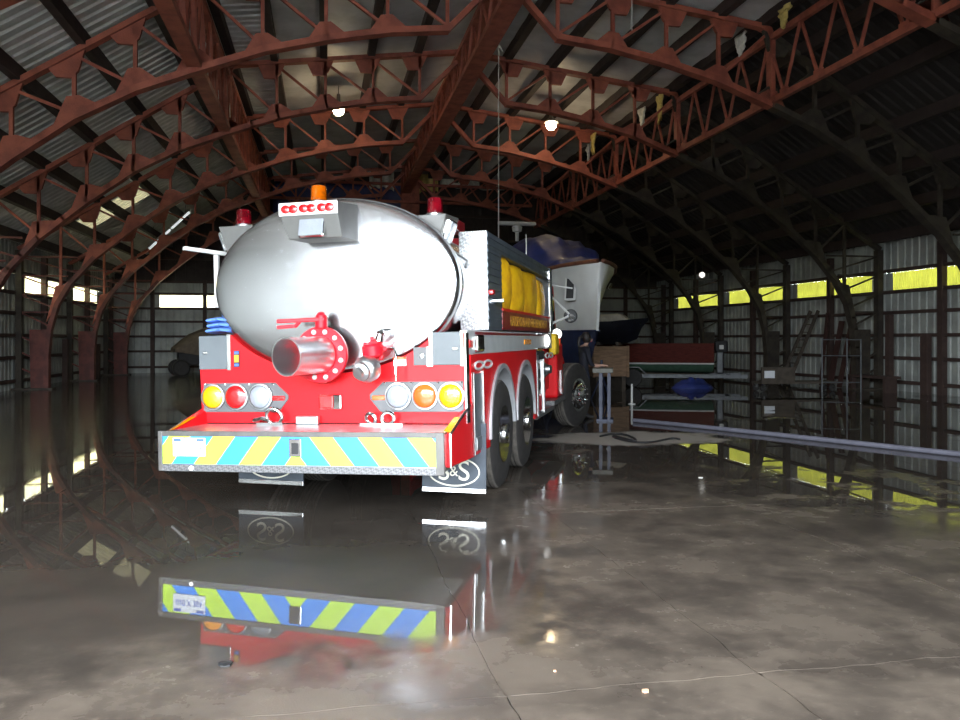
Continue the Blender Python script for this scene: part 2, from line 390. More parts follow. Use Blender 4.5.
# --- corrugated sheets
def sheet(o_fn, u0, u1, a0, a1, pitch, depth, na=1):
    """ribbed sheet: along u with ribs, across between parameter a0..a1; o_fn(u, a, d) gives a point"""
    mb = MB(); n = max(1, round((u1-u0)/pitch)); st = []
    for k in range(n):
        b = u0+(u1-u0)*k/n; w = (u1-u0)/n
        st += [(b, 0), (b+w*0.62, 0), (b+w*0.74, depth), (b+w*0.88, depth)]
    st.append((u1, 0)); vs = []; fs = []
    for q in range(na+1):
        a = a0+(a1-a0)*q/na
        for (uu, d) in st: vs.append(o_fn(uu, a, d))
    L = len(st)
    for q in range(na):
        for k in range(L-1): fs.append((q*L+k, q*L+k+1, (q+1)*L+k+1, (q+1)*L+k))
    return mb.add(vs, fs)
ceil = hall(empty('ceiling'))
SK = []
RB = BAYS[:-1]+[UE+0.25]
for b0, b1 in zip(RB, RB[1:]):
    for sd in (-1, 1):
        # outer, steep slope
        f = lambda u, a, d, sd=sd: (VC+sd*a, u, 8.82+0.36-(a-6.5)*0.645+d)
        if sd < 0 and b0 > 24:
            cuts = {ARCH[3]: (1.6, 3.4)}
            c = cuts.get(b0)
            if c:
                sheet(f, b0, b0+c[0], 6.2, 13.75, 0.32, 0.05).build('roof_sheet', 'galvanised', ceil)
                sheet(f, b0+c[1], b1, 6.2, 13.75, 0.32, 0.05).build('roof_sheet', 'galvanised', ceil)
                lo, hi = (10.0, 12.1) if b0 == ARCH[3] else (9.4, 11.3)
                sheet(f, b0+c[0], b0+c[1], 6.2, lo, 0.32, 0.05).build('roof_sheet', 'galvanised', ceil)
                sheet(f, b0+c[0], b0+c[1], hi, 13.75, 0.32, 0.05).build('roof_sheet', 'galvanised', ceil)
                sheet(f, b0+c[0], b0+c[1], lo, hi, 0.32, 0.05).build('skylight_sheet', 'fibreglass_roof' if b0 == ARCH[3] else 'fibreglass_clear', ceil)
        if not (sd < 0 and b0 == ARCH[3]):
            sheet(f, b0, b1, 6.2, 13.75, 0.32, 0.05).build('roof_sheet', 'galvanised' if sd < 0 else 'dark_roof_sheet', ceil)  # right slope takes a near-black sheet colour, left slope a pale one
        # inner, shallow slope with sagging insulation between the purlins
        nodes = [0.0, 1.3, 2.6, 3.9, 5.2, 6.6]
        for a0, a1 in zip(nodes, nodes[1:]):
            if sd < 0 and a0 > 5:
                f2 = lambda u, a, d, sd=sd: (VC+sd*a, u, 10.02-a*0.124+d)
                sheet(f2, b0, b1, a0, a1, 0.32, 0.05).build('roof_sheet', 'galvanised', ceil)
                continue
            vs = []; fs = []; nu, na = 12, 4
            for i in range(nu+1):
                for j in range(na+1):
                    u = b0+(b1-b0)*i/nu; a = a0+(a1-a0)*j/na
                    sag = 0.07*math.sin(PI*j/na)*(0.55+0.45*math.cos(2*PI*i/3.0))
                    vs.append((VC+sd*a, u, 10.0-a*0.124-sag))
            for i in range(nu):
                for j in range(na): k = i*(na+1)+j; fs.append((k, k+1, k+na+2, k+na+1))
            MB().add(vs, fs).build('insulation_panel', 'insulation', ceil, smooth=True)
    sheet(lambda u, a, d: (VC+a, u, 10.06-abs(a)*0.124+d), b0, b1, -6.75, 0, 0.32, 0.05).build('roof_sheet', 'dark_roof_sheet', ceil)
    sheet(lambda u, a, d: (VC+a, u, 10.06-abs(a)*0.124+d), b0, b1, 0, 6.75, 0.32, 0.05).build('roof_sheet', 'dark_roof_sheet', ceil)
for sd in (-1, 1):
    for a in (7.3, 8.65, 9.85, 11.0, 12.1, 13.1):
        z = 8.82-(a-6.5)*0.645
        MB().box(VC+sd*a-0.09, VC+sd*a+0.09, UF, UE, z+0.04, z+0.33).build('purlin', 'purlin_wood', ceil)
    for a in (1.3, 2.6, 3.9, 5.2, 6.3):
        z = 9.75-a*0.124
        MB().box(VC+sd*a-0.10, VC+sd*a+0.10, UF, UE, z+0.0, z+0.26).build('purlin', 'purlin_wood', ceil)

# --- steel arches
def chord(mb, pts, w, h):
    for p, q in zip(pts, pts[1:]):
        d = (Vector(q)-Vector(p)).normalized()*0.03
        mb.bar(Vector(p)-d, Vector(q)+d, w, h, up=(0, 1, 0))
def make_arch():
    root = empty('roof_arch_truss')
    m = 'rust_red'
    for sd in (-1, 1):
        X = lambda a: VC+sd*a
        mo = 'rust_red' if sd < 0 else 'dark_steel'  # right outer members get a much darker brown than the red left ones
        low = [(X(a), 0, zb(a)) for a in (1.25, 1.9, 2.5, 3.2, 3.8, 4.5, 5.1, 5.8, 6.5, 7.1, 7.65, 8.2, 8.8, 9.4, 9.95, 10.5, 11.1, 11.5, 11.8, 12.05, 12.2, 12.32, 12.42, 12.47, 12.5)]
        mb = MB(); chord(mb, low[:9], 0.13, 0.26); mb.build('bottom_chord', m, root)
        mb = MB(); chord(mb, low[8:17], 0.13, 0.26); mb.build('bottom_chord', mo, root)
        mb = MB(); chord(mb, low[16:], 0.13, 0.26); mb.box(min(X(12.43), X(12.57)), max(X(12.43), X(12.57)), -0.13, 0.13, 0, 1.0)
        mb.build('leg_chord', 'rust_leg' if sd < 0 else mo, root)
        MB().bar((X(1.25), 0, zb(1.25)), (X(0.2), 0, 9.45), 0.12, 0.2, up=(0, 1, 0)).build('apex_strut', m, root)
        mb = MB(); chord(mb, [(X(a), 0, zt(a)) for a in (0.1, 3.1, 6.2)]+[(X(6.42), 0, zt(6.2)-0.08), (X(6.5), 0, zt(6.2)-0.26), (X(6.5), 0, zb(6.5))], 0.11, 0.22)
        mb.build('top_chord', m, root)
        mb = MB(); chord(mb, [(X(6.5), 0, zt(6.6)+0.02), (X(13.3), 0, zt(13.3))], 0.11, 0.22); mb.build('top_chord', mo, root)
        MB().box(min(X(13.22), X(13.4)), max(X(13.22), X(13.4)), -0.11, 0.11, 0, 4.4).build('wall_column', 'dark_steel', root)
        inner = [1.25, 2.55, 3.85, 5.15, 6.5]; outer = [6.5, 7.65, 8.8, 9.95, 11.1, 12.1]
        for lst, isin in ((inner, True), (outer, False)):
            for i, a in enumerate(lst):
                if not (isin and i == 4):
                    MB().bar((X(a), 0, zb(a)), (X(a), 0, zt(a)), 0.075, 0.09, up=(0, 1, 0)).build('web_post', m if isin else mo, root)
                # gusset plates top and bottom
                sg = 0.30 if isin else 0.36
                tt = 1 if not isin else -1
                zbt, ztt = zb(a), zt(a)
                sl = (zb(a+0.1)-zb(a-0.1))/0.2; st = (zt(a+0.1)-zt(a-0.1))/0.2
                pb = [(a-0.46, zbt-0.46*sl), (a+0.42, zbt+0.42*sl), (a+0.14, zbt+sg*1.15), (a-0.10, zbt+sg*1.25)]
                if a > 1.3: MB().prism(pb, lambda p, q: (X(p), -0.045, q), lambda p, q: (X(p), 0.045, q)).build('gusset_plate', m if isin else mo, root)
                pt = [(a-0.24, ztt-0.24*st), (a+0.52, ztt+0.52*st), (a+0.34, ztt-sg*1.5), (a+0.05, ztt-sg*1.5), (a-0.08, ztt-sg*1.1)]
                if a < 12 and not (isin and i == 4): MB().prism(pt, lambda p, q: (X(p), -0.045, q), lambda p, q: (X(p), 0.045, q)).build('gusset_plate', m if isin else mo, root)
            for a0, a1 in zip(lst, lst[1:]):
                if isin: p, q = (a1, zt(a1) if a1 < 6.3 else zt(6.1)), (a0, zb(a0))
                else: p, q = (a1, zt(a1)), (a0, zb(a0))
                if not isin: p, q = (a1, zt(a1)), (a0, zb(a0))
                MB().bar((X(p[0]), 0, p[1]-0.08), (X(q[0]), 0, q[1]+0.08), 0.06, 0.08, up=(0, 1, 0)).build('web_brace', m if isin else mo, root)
        # leg: solid plate low down, lattice above
        leg = [(12.5, 0.0), (12.98, 0.0), (13.02, 1.9), (12.45, 1.9)]
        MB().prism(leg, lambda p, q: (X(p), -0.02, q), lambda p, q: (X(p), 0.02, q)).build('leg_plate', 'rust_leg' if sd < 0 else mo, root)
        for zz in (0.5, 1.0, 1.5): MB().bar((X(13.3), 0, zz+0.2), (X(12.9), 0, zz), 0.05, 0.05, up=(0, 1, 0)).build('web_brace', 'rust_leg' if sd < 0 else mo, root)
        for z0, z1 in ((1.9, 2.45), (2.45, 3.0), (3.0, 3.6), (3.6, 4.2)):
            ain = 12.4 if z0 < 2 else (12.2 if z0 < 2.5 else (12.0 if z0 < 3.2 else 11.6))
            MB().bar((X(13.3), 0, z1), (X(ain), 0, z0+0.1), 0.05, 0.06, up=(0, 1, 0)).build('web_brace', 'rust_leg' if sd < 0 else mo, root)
            MB().bar((X(13.3), 0, z1), (X(ain-0.12), 0, z1), 0.05, 0.06, up=(0, 1, 0)).build('web_brace', 'rust_leg' if sd < 0 else mo, root)
        MB().box(min(X(12.3), X(13.5)), max(X(12.3), X(13.5)), -0.2, 0.2, 0, 0.05).build('base_plate', 'dark_steel', root)
    return root
ordn = ['sixth', 'fifth', 'fourth', 'third', 'second', 'first']
proto = make_arch()
for i, u in enumerate(ARCH):
    a = proto if i == 0 else copy_tree(proto)
    a.location = to_world(0, u); a.rotation_euler = TURN
    tag(a, f'rust-red steel arch truss spanning the hall, {ordn[i]} counted from the far end wall', 'truss', 'steel arch trusses of the hall')

# --- trusses running the length of the hall
def long_truss(v, z0, z1, w, label, double=False):
    r = empty('lengthwise_truss', (0, 0, 0), TURN); tag(r, label, 'truss', 'trusses running lengthwise under the roof')
    MB().box(v-w/2, v+w/2, UF+0.1, UE-1.15, z0-0.07, z0+0.07).build('bottom_chord', 'rust_red', r)
    MB().box(v-w/2, v+w/2, UF+0.1, UE-1.15, z1-0.07, z1+0.07).build('top_chord', 'rust_red', r)
    n = 31; L = (UE-UF-1.25)/n; br = None; b2 = None
    for off in ((-w/2+0.04, w/2-0.04) if double else (0,)):
        br = MB().bar((v+off, 0, z0), (v+off, L/2, z1), 0.06, 0.05).build('web_brace', 'rust_red', r); br.location = (0, UF+0.1, 0)
        b2 = MB().bar((v+off, L/2, z1), (v+off, L, z0), 0.06, 0.05).build('web_brace', 'rust_red', r); b2.location = (0, UF+0.1, 0)
        for k in range(1, n):
            share('web_brace', br, r, (0, UF+0.1+L*k, 0)); share('web_brace', b2, r, (0, UF+0.1+L*k, 0))
    gp = None
    for k in range(0, n+1, 1):
        if gp is None: gp = MB().box(v-0.03, v+0.03, -0.14, 0.14, z0, z0+0.16).build('gusset_plate', 'rust_red', r); gp.location = (0, UF+0.1+0.2, 0)
        else: share('gusset_plate', gp, r, (0, UF+0.1+L*k if k < n else UE-1.35, 0))
    return r
long_truss(VC, 8.75, 9.62, 0.46, 'rust-red lattice box truss running along the roof ridge', True)
long_truss(VC-6.5, 7.22, 8.72, 0.30, 'rust-red lattice truss running lengthwise between corrugated roof sheets and pale panels', True)
long_truss(VC+6.5, 7.22, 8.72, 0.12, 'rust-red zigzag truss running lengthwise under the dark roof slope beside torn insulation')

# --- side walls
WZ0, WZ1 = 3.08, 3.66
wn = 1
def side_wall(name, v, sgn, glass, off0, off1):
    global wn
    w = hall(empty(name))
    fv = lambda u, a, d: (v+sgn*d, u, a)
    WB = BAYS[:-1]+[UE+0.12]
    for b0, b1 in zip(WB, WB[1:]):
        sheet(fv, b0, b1, 0, WZ0, 0.30, 0.03).build('wall_sheet', 'wall_sheet', w)
        sheet(fv, b0, b1, WZ1, 4.75, 0.30, 0.03).build('wall_sheet', 'wall_sheet', w)
        if b0 < 10 or b1-b0 < 3:
            sheet(fv, b0, b1, WZ0, WZ1, 0.30, 0.03).build('wall_sheet', 'wall_sheet', w); continue
        w0, w1, mdd = b0+off0, b1-off1, (b0+b1)/2
        sheet(fv, b0, w0, WZ0, WZ1, 0.30, 0.03).build('wall_sheet', 'wall_sheet', w)
        sheet(fv, w1, b1, WZ0, WZ1, 0.30, 0.03).build('wall_sheet', 'wall_sheet', w)
        win = hall(empty(f'window_{wn}')); wn += 1
        for p0, p1 in ((w0, mdd), (mdd, w1)):
            if p1 > p0: sheet(fv, p0, p1, WZ0, WZ1, 0.10, 0.02).build('window_pane', glass, win)
        MB().box(v-0.03, v+0.03, w0, w1, WZ0-0.02, WZ0+0.02).build('window_sill', 'girt_wood', win)
    t = -sgn
    for z in (0.28, 1.02, 1.72, 2.42, 3.06, 3.72):
        MB().box(min(v, v+t*0.13), max(v, v+t*0.13), UF, UE, z-0.05, z+0.05).build('girt', 'girt_wood', w)
    for b0, b1 in zip(BAYS[2:], BAYS[3:]):
        c = (b0+b1)/2
        MB().box(min(v+t*0.02, v+t*0.2), max(v+t*0.02, v+t*0.2), c-0.09, c+0.09, 0, 4.4).build('wall_post', 'girt_wood', w)
    return w
side_wall('wall_left', VL, -1, 'fibreglass_pale', 1.05, 0.75)
side_wall('wall_right', VR, 1, 'fibreglass_green', 0.55, 0.42)
# --- far wall with its gable
wf = hall(empty('wall_far'))
fe = lambda v, a, d: (v, UE+d, a)
fe2 = lambda v, a, d: (v, UE-0.012+d*0.3, a)
sheet(fe, VL, VR, 0, WZ0, 0.30, 0.03).build('wall_sheet', 'wall_sheet', wf)
sheet(fe2, VL, -7.6, WZ0-0.04, WZ1+0.05, 0.30, 0.03).build('wall_sheet', 'wall_sheet', wf)
sheet(fe2, -2.4, VR, WZ0-0.04, WZ1+0.05, 0.30, 0.03).build('wall_sheet', 'wall_sheet', wf)
sheet(fe, VL, VR, WZ1, 4.3, 0.30, 0.03).build('wall_sheet', 'wall_sheet', wf)
we = hall(empty(f'window_{wn}')); wn += 1
for p0, p1 in ((-7.6, -5.55), (-5.55, -3.5), (-3.5, -2.4)):
    sheet(fe2, p0, p1, WZ0-0.02, WZ1+0.03, 0.10, 0.02).build('window_pane', 'fibreglass_pale', we)
MB().box(-7.6, -2.4, UE-0.04, UE+0.03, WZ0-0.03, WZ0+0.02).build('window_sill', 'girt_wood', we)
nb = 60
for i in range(nb):
    v0 = VL+(VR-VL)*i/nb; v1 = VL+(VR-VL)*(i+1)/nb; ac = max(abs(v0-VC), abs(v1-VC)); ai = min(abs(v0-VC), abs(v1-VC))
    top = lambda a: 10.0-a*0.124 if a < 6.5 else 9.15-(a-6.5)*0.645
    MB().add([(v0+0.008, UE+0.02, 4.25), (v1-0.008, UE+0.02, 4.25), (v1-0.008, UE+0.02, top(abs(v1-VC))), (v0+0.008, UE+0.02, top(abs(v0-VC))),
              (v0+0.008, UE+0.06, 4.25), (v1-0.008, UE+0.06, 4.25), (v1-0.008, UE+0.06, top(abs(v1-VC))), (v0+0.008, UE+0.06, top(abs(v0-VC)))],
             [(0, 1, 2, 3), (7, 6, 5, 4), (0, 4, 5, 1), (1, 5, 6, 2), (2, 6, 7, 3), (3, 7, 4, 0)]).build('gable_board', 'dark_boards', wf)
MB().box(VL-0.1, VR+0.1, UE+0.07, UE+0.1, 4.2, 10.1).build('gable_backing', 'dark_boards', wf)
for z in (0.28, 1.02, 1.72, 2.42, 3.04, 3.74, 4.3, 5.4, 6.6, 7.8):
    MB().box(VL, VR, UE-0.14, UE, z-0.05, z+0.05).build('girt', 'girt_wood', wf)
for v in (-7.9, -5.55, -3.5, -1.0, 1.5, 3.9, 6.3, 8.8, 11.3, 13.6, 15.6):
    MB().box(v-0.08, v+0.08, UE-0.22, UE-0.03, 0, 4.4 if abs(v-VC) > 9 else 7.6).build('wall_post', 'girt_wood', wf)
MB().box(3.75, 4.65, UE-0.6, UE-0.3, 4.4, 9.75).build('gable_post', 'rust_red', wf, bevel=0.02)
# zigzag wind beam under the gable
r = empty('wind_beam', (0, 0, 0), TURN); tag(r, 'rust-red zigzag wind beam across the far gable in front of a blue tarp', 'truss')
for z in (8.3, 9.15): MB().box(-2.5, 10.3, UE-1.0, UE-0.85, z-0.06, z+0.06).build('beam_chord', 'rust_red', r)
q0 = None; q1 = None
for k in range(10):
    u0 = -2.5+k*1.28
    if q0 is None:
        q0 = MB().bar((0, UE-0.92, 8.3), (0.64, UE-0.92, 9.15), 0.06, 0.07).build('web_brace', 'rust_red', r); q1 = MB().bar((0.64, UE-0.92, 9.15), (1.28, UE-0.92, 8.3), 0.06, 0.07).build('web_brace', 'rust_red', r)
        q0.location = (u0, 0, 0); q1.location = (u0, 0, 0)
    else: share('web_brace', q0, r, (u0, 0, 0)); share('web_brace', q1, r, (u0, 0, 0))
# --- front wall with the wide entrance (behind the camera)
wfr = hall(empty('wall_front'))
fw = lambda v, a, d: (v, UF-d, a)
sheet(fw, VL, DOOR[0], 0, 4.6, 0.30, 0.03).build('wall_sheet', 'wall_sheet', wfr)
sheet(fw, DOOR[1], VR, 0, 4.6, 0.30, 0.03).build('wall_sheet', 'wall_sheet', wfr)
gb = [(VL, 4.6), (DOOR[0], 4.6), (DOOR[0], DOOR[2]), (DOOR[1], DOOR[2]), (DOOR[1], 4.6), (VR, 4.6), (VC+6.5, 9.2), (VC, 10.1), (VC-6.5, 9.2)]
MB().prism(gb, lambda a, b: (a, UF-0.05, b), lambda a, b: (a, UF, b)).build('gable_wall', 'dark_boards', wfr)
for v in (DOOR[0], DOOR[1]): MB().box(v-0.12, v+0.12, UF-0.15, UF+0.15, 0, DOOR[2]).build('door_post', 'girt_wood', wfr)
#@@END_HALL
# ================================================================== the tanker fire truck
YAW, ROLL = R(13.0), R(-1.2)
truck = empty('tanker_fire_truck', (-1.52, 6.65, 0), (0, 0, -YAW))
tag(truck, 'red tanker fire truck with polished steel oval tank and lime and blue chevrons', 'fire truck')
def P(mb, name, m, parent=None, **kw):           # body part, leaning with the springs
    o = mb.build(name, m, parent or truck, **kw)
    if parent is None: o.rotation_euler = (0, ROLL, 0)
    return o
def T(name, body, size, m, parent, Mx, **kw):
    o = text(name, body, size, m, parent or truck, Mx, **kw)
    if parent is None: o.rotation_euler = (0, ROLL, 0)
    return o
FACE_BACK = lambda x, y, z: Matrix.Translation((x, y, z)) @ Matrix.Rotation(R(90), 4, 'X')
FACE_RIGHT = lambda x, y, z: Matrix.Translation((x, y, z)) @ Matrix.Rotation(R(90), 4, 'Z') @ Matrix.Rotation(R(90), 4, 'X')
# --- chassis
mb = MB()
for sx in (-0.42, 0.42): mb.box(sx-0.06, sx+0.06, 0.9, 9.4, 0.72, 0.98)
for y in (1.0, 1.6, 3.2, 4.8, 6.2, 7.4, 9.0): mb.box(-0.4, 0.4, y-0.05, y+0.05, 0.76, 0.94)
P(mb, 'chassis_frame', 'chassis_black')
mb = MB()
for y in (2.33, 3.80): mb.cyl((-1.0, y, 0.55), (1.0, y, 0.55), 0.11, 14); mb.lathe([(0.0, -0.25), (0.2, -0.2), (0.26, 0), (0.2, 0.2), (0.0, 0.25)], (0, y, 0.55), (0, 1, 0), 16)
mb.cyl((-1.0, 8.5, 0.55), (1.0, 8.5, 0.55), 0.08, 12)
mb.build('axles', 'chassis_black', truck, smooth=True)
P(MB().box(-1.0, 1.0, 1.4, 4.7, 1.05, 1.2), 'underbody_plate', 'chassis_black')
# --- rear step
st = P(MB().box(-1.27, 1.27, 0.0, 0.74, 0.50, 0.82), 'rear_step', 'aluminium', bevel=0.012)
MB().box(-1.27, 1.27, -0.012, 0.0, 0.785, 0.83).build('deck_edge', 'edge_steel', st, bevel=0.004)
MB().box(-1.27, 1.27, -0.014, 0.0, 0.485, 0.545).build('tread_edge', 'tread_plate', st, bevel=0.004)
for x0, x1 in ((-1.285, -1.245), (1.215, 1.285)): MB().box(x0, x1, -0.016, 0.01, 0.485, 0.83).build('corner_cap', 'edge_steel', st, bevel=0.006)
cz0, cz1, lean = 0.548, 0.784, 0.185
def clip(poly, x0, x1):
    for side, lim in ((0, x0), (1, x1)):
        out = []
        for (a, b), (c, d) in zip(poly, poly[1:]+poly[:1]):
            ia = a >= lim if side == 0 else a <= lim; ic = c >= lim if side == 0 else c <= lim
            if ia: out.append((a, b))
            if ia != ic: t = (lim-a)/(c-a); out.append((lim, b+(d-b)*t))
        poly = out
        if not poly: return []
    return poly
edges = [0.10+0.212*k for k in range(8)]
za = cz0+(cz1-cz0)*0.10/lean
def stripe(poly, m):
    if len(poly) > 2: MB().prism(poly, lambda a, b: (a, -0.004, b), lambda a, b: (a, 0.002, b)).build('chevron_stripe', m, st)
stripe([(-0.10, cz0), (0.10, cz0), (0.0, za)], 'chevron_lime')
stripe([(0.10, cz0), (0.312, cz0), (0.312-lean, cz1), (0, cz1), (0, za)], 'chevron_blue')
stripe([(-0.10, cz0), (0, za), (0, cz1), (-0.312+lean, cz1), (-0.312, cz0)], 'chevron_blue')
for k in range(1, 7):
    e0, e1 = edges[k], edges[k+1]
    p = clip([(e0, cz0), (e1, cz0), (e1-lean, cz1), (e0-lean, cz1)], 0, 1.215)
    stripe(p, 'chevron_lime' if k % 2 else 'chevron_blue')
    p = clip([(e0, cz0), (e1, cz0), (e1-lean, cz1), (e0-lean, cz1)], 0, 1.245)
    stripe([(-a, b) for a, b in p][::-1], 'chevron_lime' if k % 2 else 'chevron_blue')
lt = MB().box(-0.055, 0.055, -0.012, 0.0, 0.62, 0.77).build('latch', 'chrome', st, bevel=0.006)
MB().box(-0.03, 0.03, -0.016, -0.01, 0.645, 0.735).build('latch_recess', 'black', lt)
np_ = MB().box(-1.14, -0.83, -0.014, -0.004, 0.615, 0.772).build('licence_plate', 'plate_white', st, bevel=0.004)
MB().box(-1.13, -1.06, -0.016, -0.013, 0.742, 0.766).build('plate_band', 'plate_blue', np_)
MB().box(-0.91, -0.84, -0.016, -0.013, 0.742, 0.766).build('plate_band', 'plate_blue', np_)
text('plate_number', '010 X 304', 0.075, 'plate_blue', np_, FACE_BACK(-0.985, -0.0155, 0.685), 0.001, 0.78)
MB().lathe([(0.0, 0), (0.018, 0.004), (0.018, 0.015), (0, 0.02)], (-0.96, -0.014, 0.515), (0, -1, 0), 12).build('plate_lamp', 'scene_light', st, smooth=True)
# shackles and rings on the deck
def ring(mb, c, r, t, ax, n=18):
    q = Vector((0, 0, 1)).rotation_difference(Vector(ax)).to_matrix()
    mb.tube([Vector(c)+q @ Vector((r*math.cos(2*PI*k/n), r*math.sin(2*PI*k/n), 0)) for k in range(n)], t, 8, closed=True)
mb = MB(); ring(mb, (-0.50, 0.60, 0.90), 0.075, 0.020, (0, 1, 0.3)); mb.box(-0.66, -0.40, 0.56, 0.68, 0.82, 0.845); mb.tube([(-0.72, 0.62, 0.86), (-0.62, 0.6, 0.88), (-0.55, 0.6, 0.86)], 0.02, 8)
P(mb, 'tow_shackle', 'chrome', smooth=True)
mb = MB(); ring(mb, (0.44, 0.60, 0.88), 0.05, 0.018, (0.3, 1, 0.3)); ring(mb, (0.60, 0.60, 0.885), 0.055, 0.018, (-0.3, 1, 0.2)); mb.box(0.34, 0.74, 0.58, 0.68, 0.82, 0.84)
P(mb, 'tow_shackle', 'chrome', smooth=True)
P(MB().box(-0.30, -0.08, 0.62, 0.68, 0.82, 0.90), 'deck_bracket', 'dull_steel', bevel=0.008)
# side wings of the step (red, sloping up to the body)
for sx in (-1, 1):
    poly = [(0.10, 0.535), (0.93, 0.50), (0.93, 1.0), (0.80, 0.975), (0.12, 0.80)]
    w = P(MB().prism(poly, lambda a, b: (sx*1.255, a, b), lambda a, b: (sx*1.30, a, b)), 'step_wing', 'fire_red', bevel=0.006)
    MB().tube([(sx*1.30, 0.12, 0.53), (sx*1.30, 0.12, 0.80), (sx*1.30, 0.80, 0.98)], 0.012, 6).build('wing_trim', 'chrome', w, smooth=True)
    MB().add([(sx*1.24, 0.14, 0.825), (sx*1.30, 0.14, 0.81), (sx*1.30, 0.5, 0.905), (sx*1.24, 0.5, 0.905)], [(0, 1, 2, 3)]).build('reflector_strip', 'lens_amber', w)
# --- tank
TA, TB, TX, TZ = 1.205, 0.80, 0.035, 2.09
mb = MB(); n = 72; rings = []
prof = [(0.06, 0.672), (0.2, 0.673), (0.4, 0.679), (0.6, 0.690), (0.78, 0.706), (0.9, 0.721), (0.965, 0.732), (0.99, 0.742), (1.0, 0.765), (0.995, 0.95), (0.90, 1.62), (0.90, 3.4), (0.90, 5.0), (0.90, 6.2), (0.87, 6.26), (0.6, 6.34), (0.1, 6.38)]
vs = [(TX+TA*r*math.cos(2*PI*k/n), y, TZ+TB*r*math.sin(2*PI*k/n)) for r, y in prof for k in range(n)]
fs = [tuple(range(n))]+[(i*n+k, i*n+(k+1) % n, (i+1)*n+(k+1) % n, (i+1)*n+k) for i in range(len(prof)-1) for k in range(n)]+[tuple((len(prof)-1)*n+k for k in range(n))]
mb.add(vs, fs); tank = P(mb, 'water_tank', 'tank_steel', smooth=True, angle=60)
for y, ks in ((0.80, 1.0), (2.6, 0.9), (4.4, 0.9), (6.15, 0.9)):
    b = MB(); b.tube([(TX+TA*ks*1.004*math.cos(2*PI*k/n), y, TZ+TB*ks*1.006*math.sin(2*PI*k/n)) for k in range(n)], 0.013, 6, closed=True); b.build('tank_hoop', 'dull_steel', tank, smooth=True)
# --- rear body panel, cut to the tank
el = lambda x: TZ-TB*math.sqrt(max(0, 1-((x-TX)/TA)**2))
xs = [-0.985+k*(0.96+0.985)/28 for k in range(29)]
poly = [(-1.30, 0.83), (1.30, 0.83), (1.30, 1.63), (0.96, 1.63)]+[(x, el(x)-0.004) for x in reversed(xs)]+[(-0.985, 1.645), (-1.32, 1.645)]
rp = P(MB().prism(poly, lambda a, b: (a, 0.70, b), lambda a, b: (a, 0.78, b)), 'rear_panel', 'fire_red')
MB().box(1.29, 1.305, 0.69, 0.80, 0.83, 1.63).build('edge_trim', 'chrome', rp)
# corner lockers
for x0, x1, z0, z1 in ((-1.315, -1.00, 1.335, 1.655), (0.985, 1.265, 1.345, 1.64)):
    lk = MB().box(x0, x1, 0.682, 0.72, z0, z1).build('locker_door', 'grey_door', rp, bevel=0.008)
    fr = MB(); xe = x1 if x0 < 0 else x0; fr.box(xe-0.018, xe+0.018, 0.678, 0.70, z0-0.01, z1+0.01)
    if x0 > 0: fr.box(x1-0.01, x1+0.02, 0.678, 0.70, z0-0.01, z1+0.01)
    fr.build('locker_frame', 'chrome', rp, bevel=0.003)
    xh = x0+0.07 if x0 < 0 else x1-0.06
    MB().box(xh-0.02, xh+0.03, 0.665, 0.684, (z0+z1)/2-0.012, (z0+z1)/2+0.012).build('locker_latch', 'chrome', lk, bevel=0.004)
P(MB().box(-1.28, -1.0, 0.78, 1.5, 1.3, 1.64), 'locker_box', 'fire_red'); P(MB().box(0.98, 1.27, 0.78, 1.68, 1.3, 1.63), 'locker_box', 'fire_red')
sl = MB().box(0.82, 0.955, 0.684, 0.71, 1.345, 1.51).build('switch_box', 'light_plate', rp, bevel=0.006)
MB().box(0.945, 0.97, 0.68, 0.705, 1.335, 1.515).build('switch_frame', 'chrome', sl, bevel=0.003)
MB().lathe([(0.0, 0), (0.022, 0.003), (0.022, 0.012), (0, 0.018)], (0.90, 0.684, 1.43), (0, -1, 0), 12).build('switch_knob', 'chrome', sl, smooth=True)
wl = MB().box(0.63, 0.75, 0.692, 0.70, 1.345, 1.425).build('warning_label', 'plate_white', rp)
MB().box(0.63, 0.75, 0.690, 0.693, 1.40, 1.425).build('label_band', 'led_orange', wl)
yl = MB().box(-0.955, -0.895, 0.692, 0.70, 1.355, 1.51).build('warning_label', 'black', rp)
MB().box(-0.948, -0.902, 0.690, 0.693, 1.40, 1.47).build('label_band', 'gold', yl)
for zz in (1.375, 1.49): MB().box(-0.948, -0.902, 0.690, 0.693, zz-0.012, zz+0.012).build('label_band', 'plate_blue', yl)
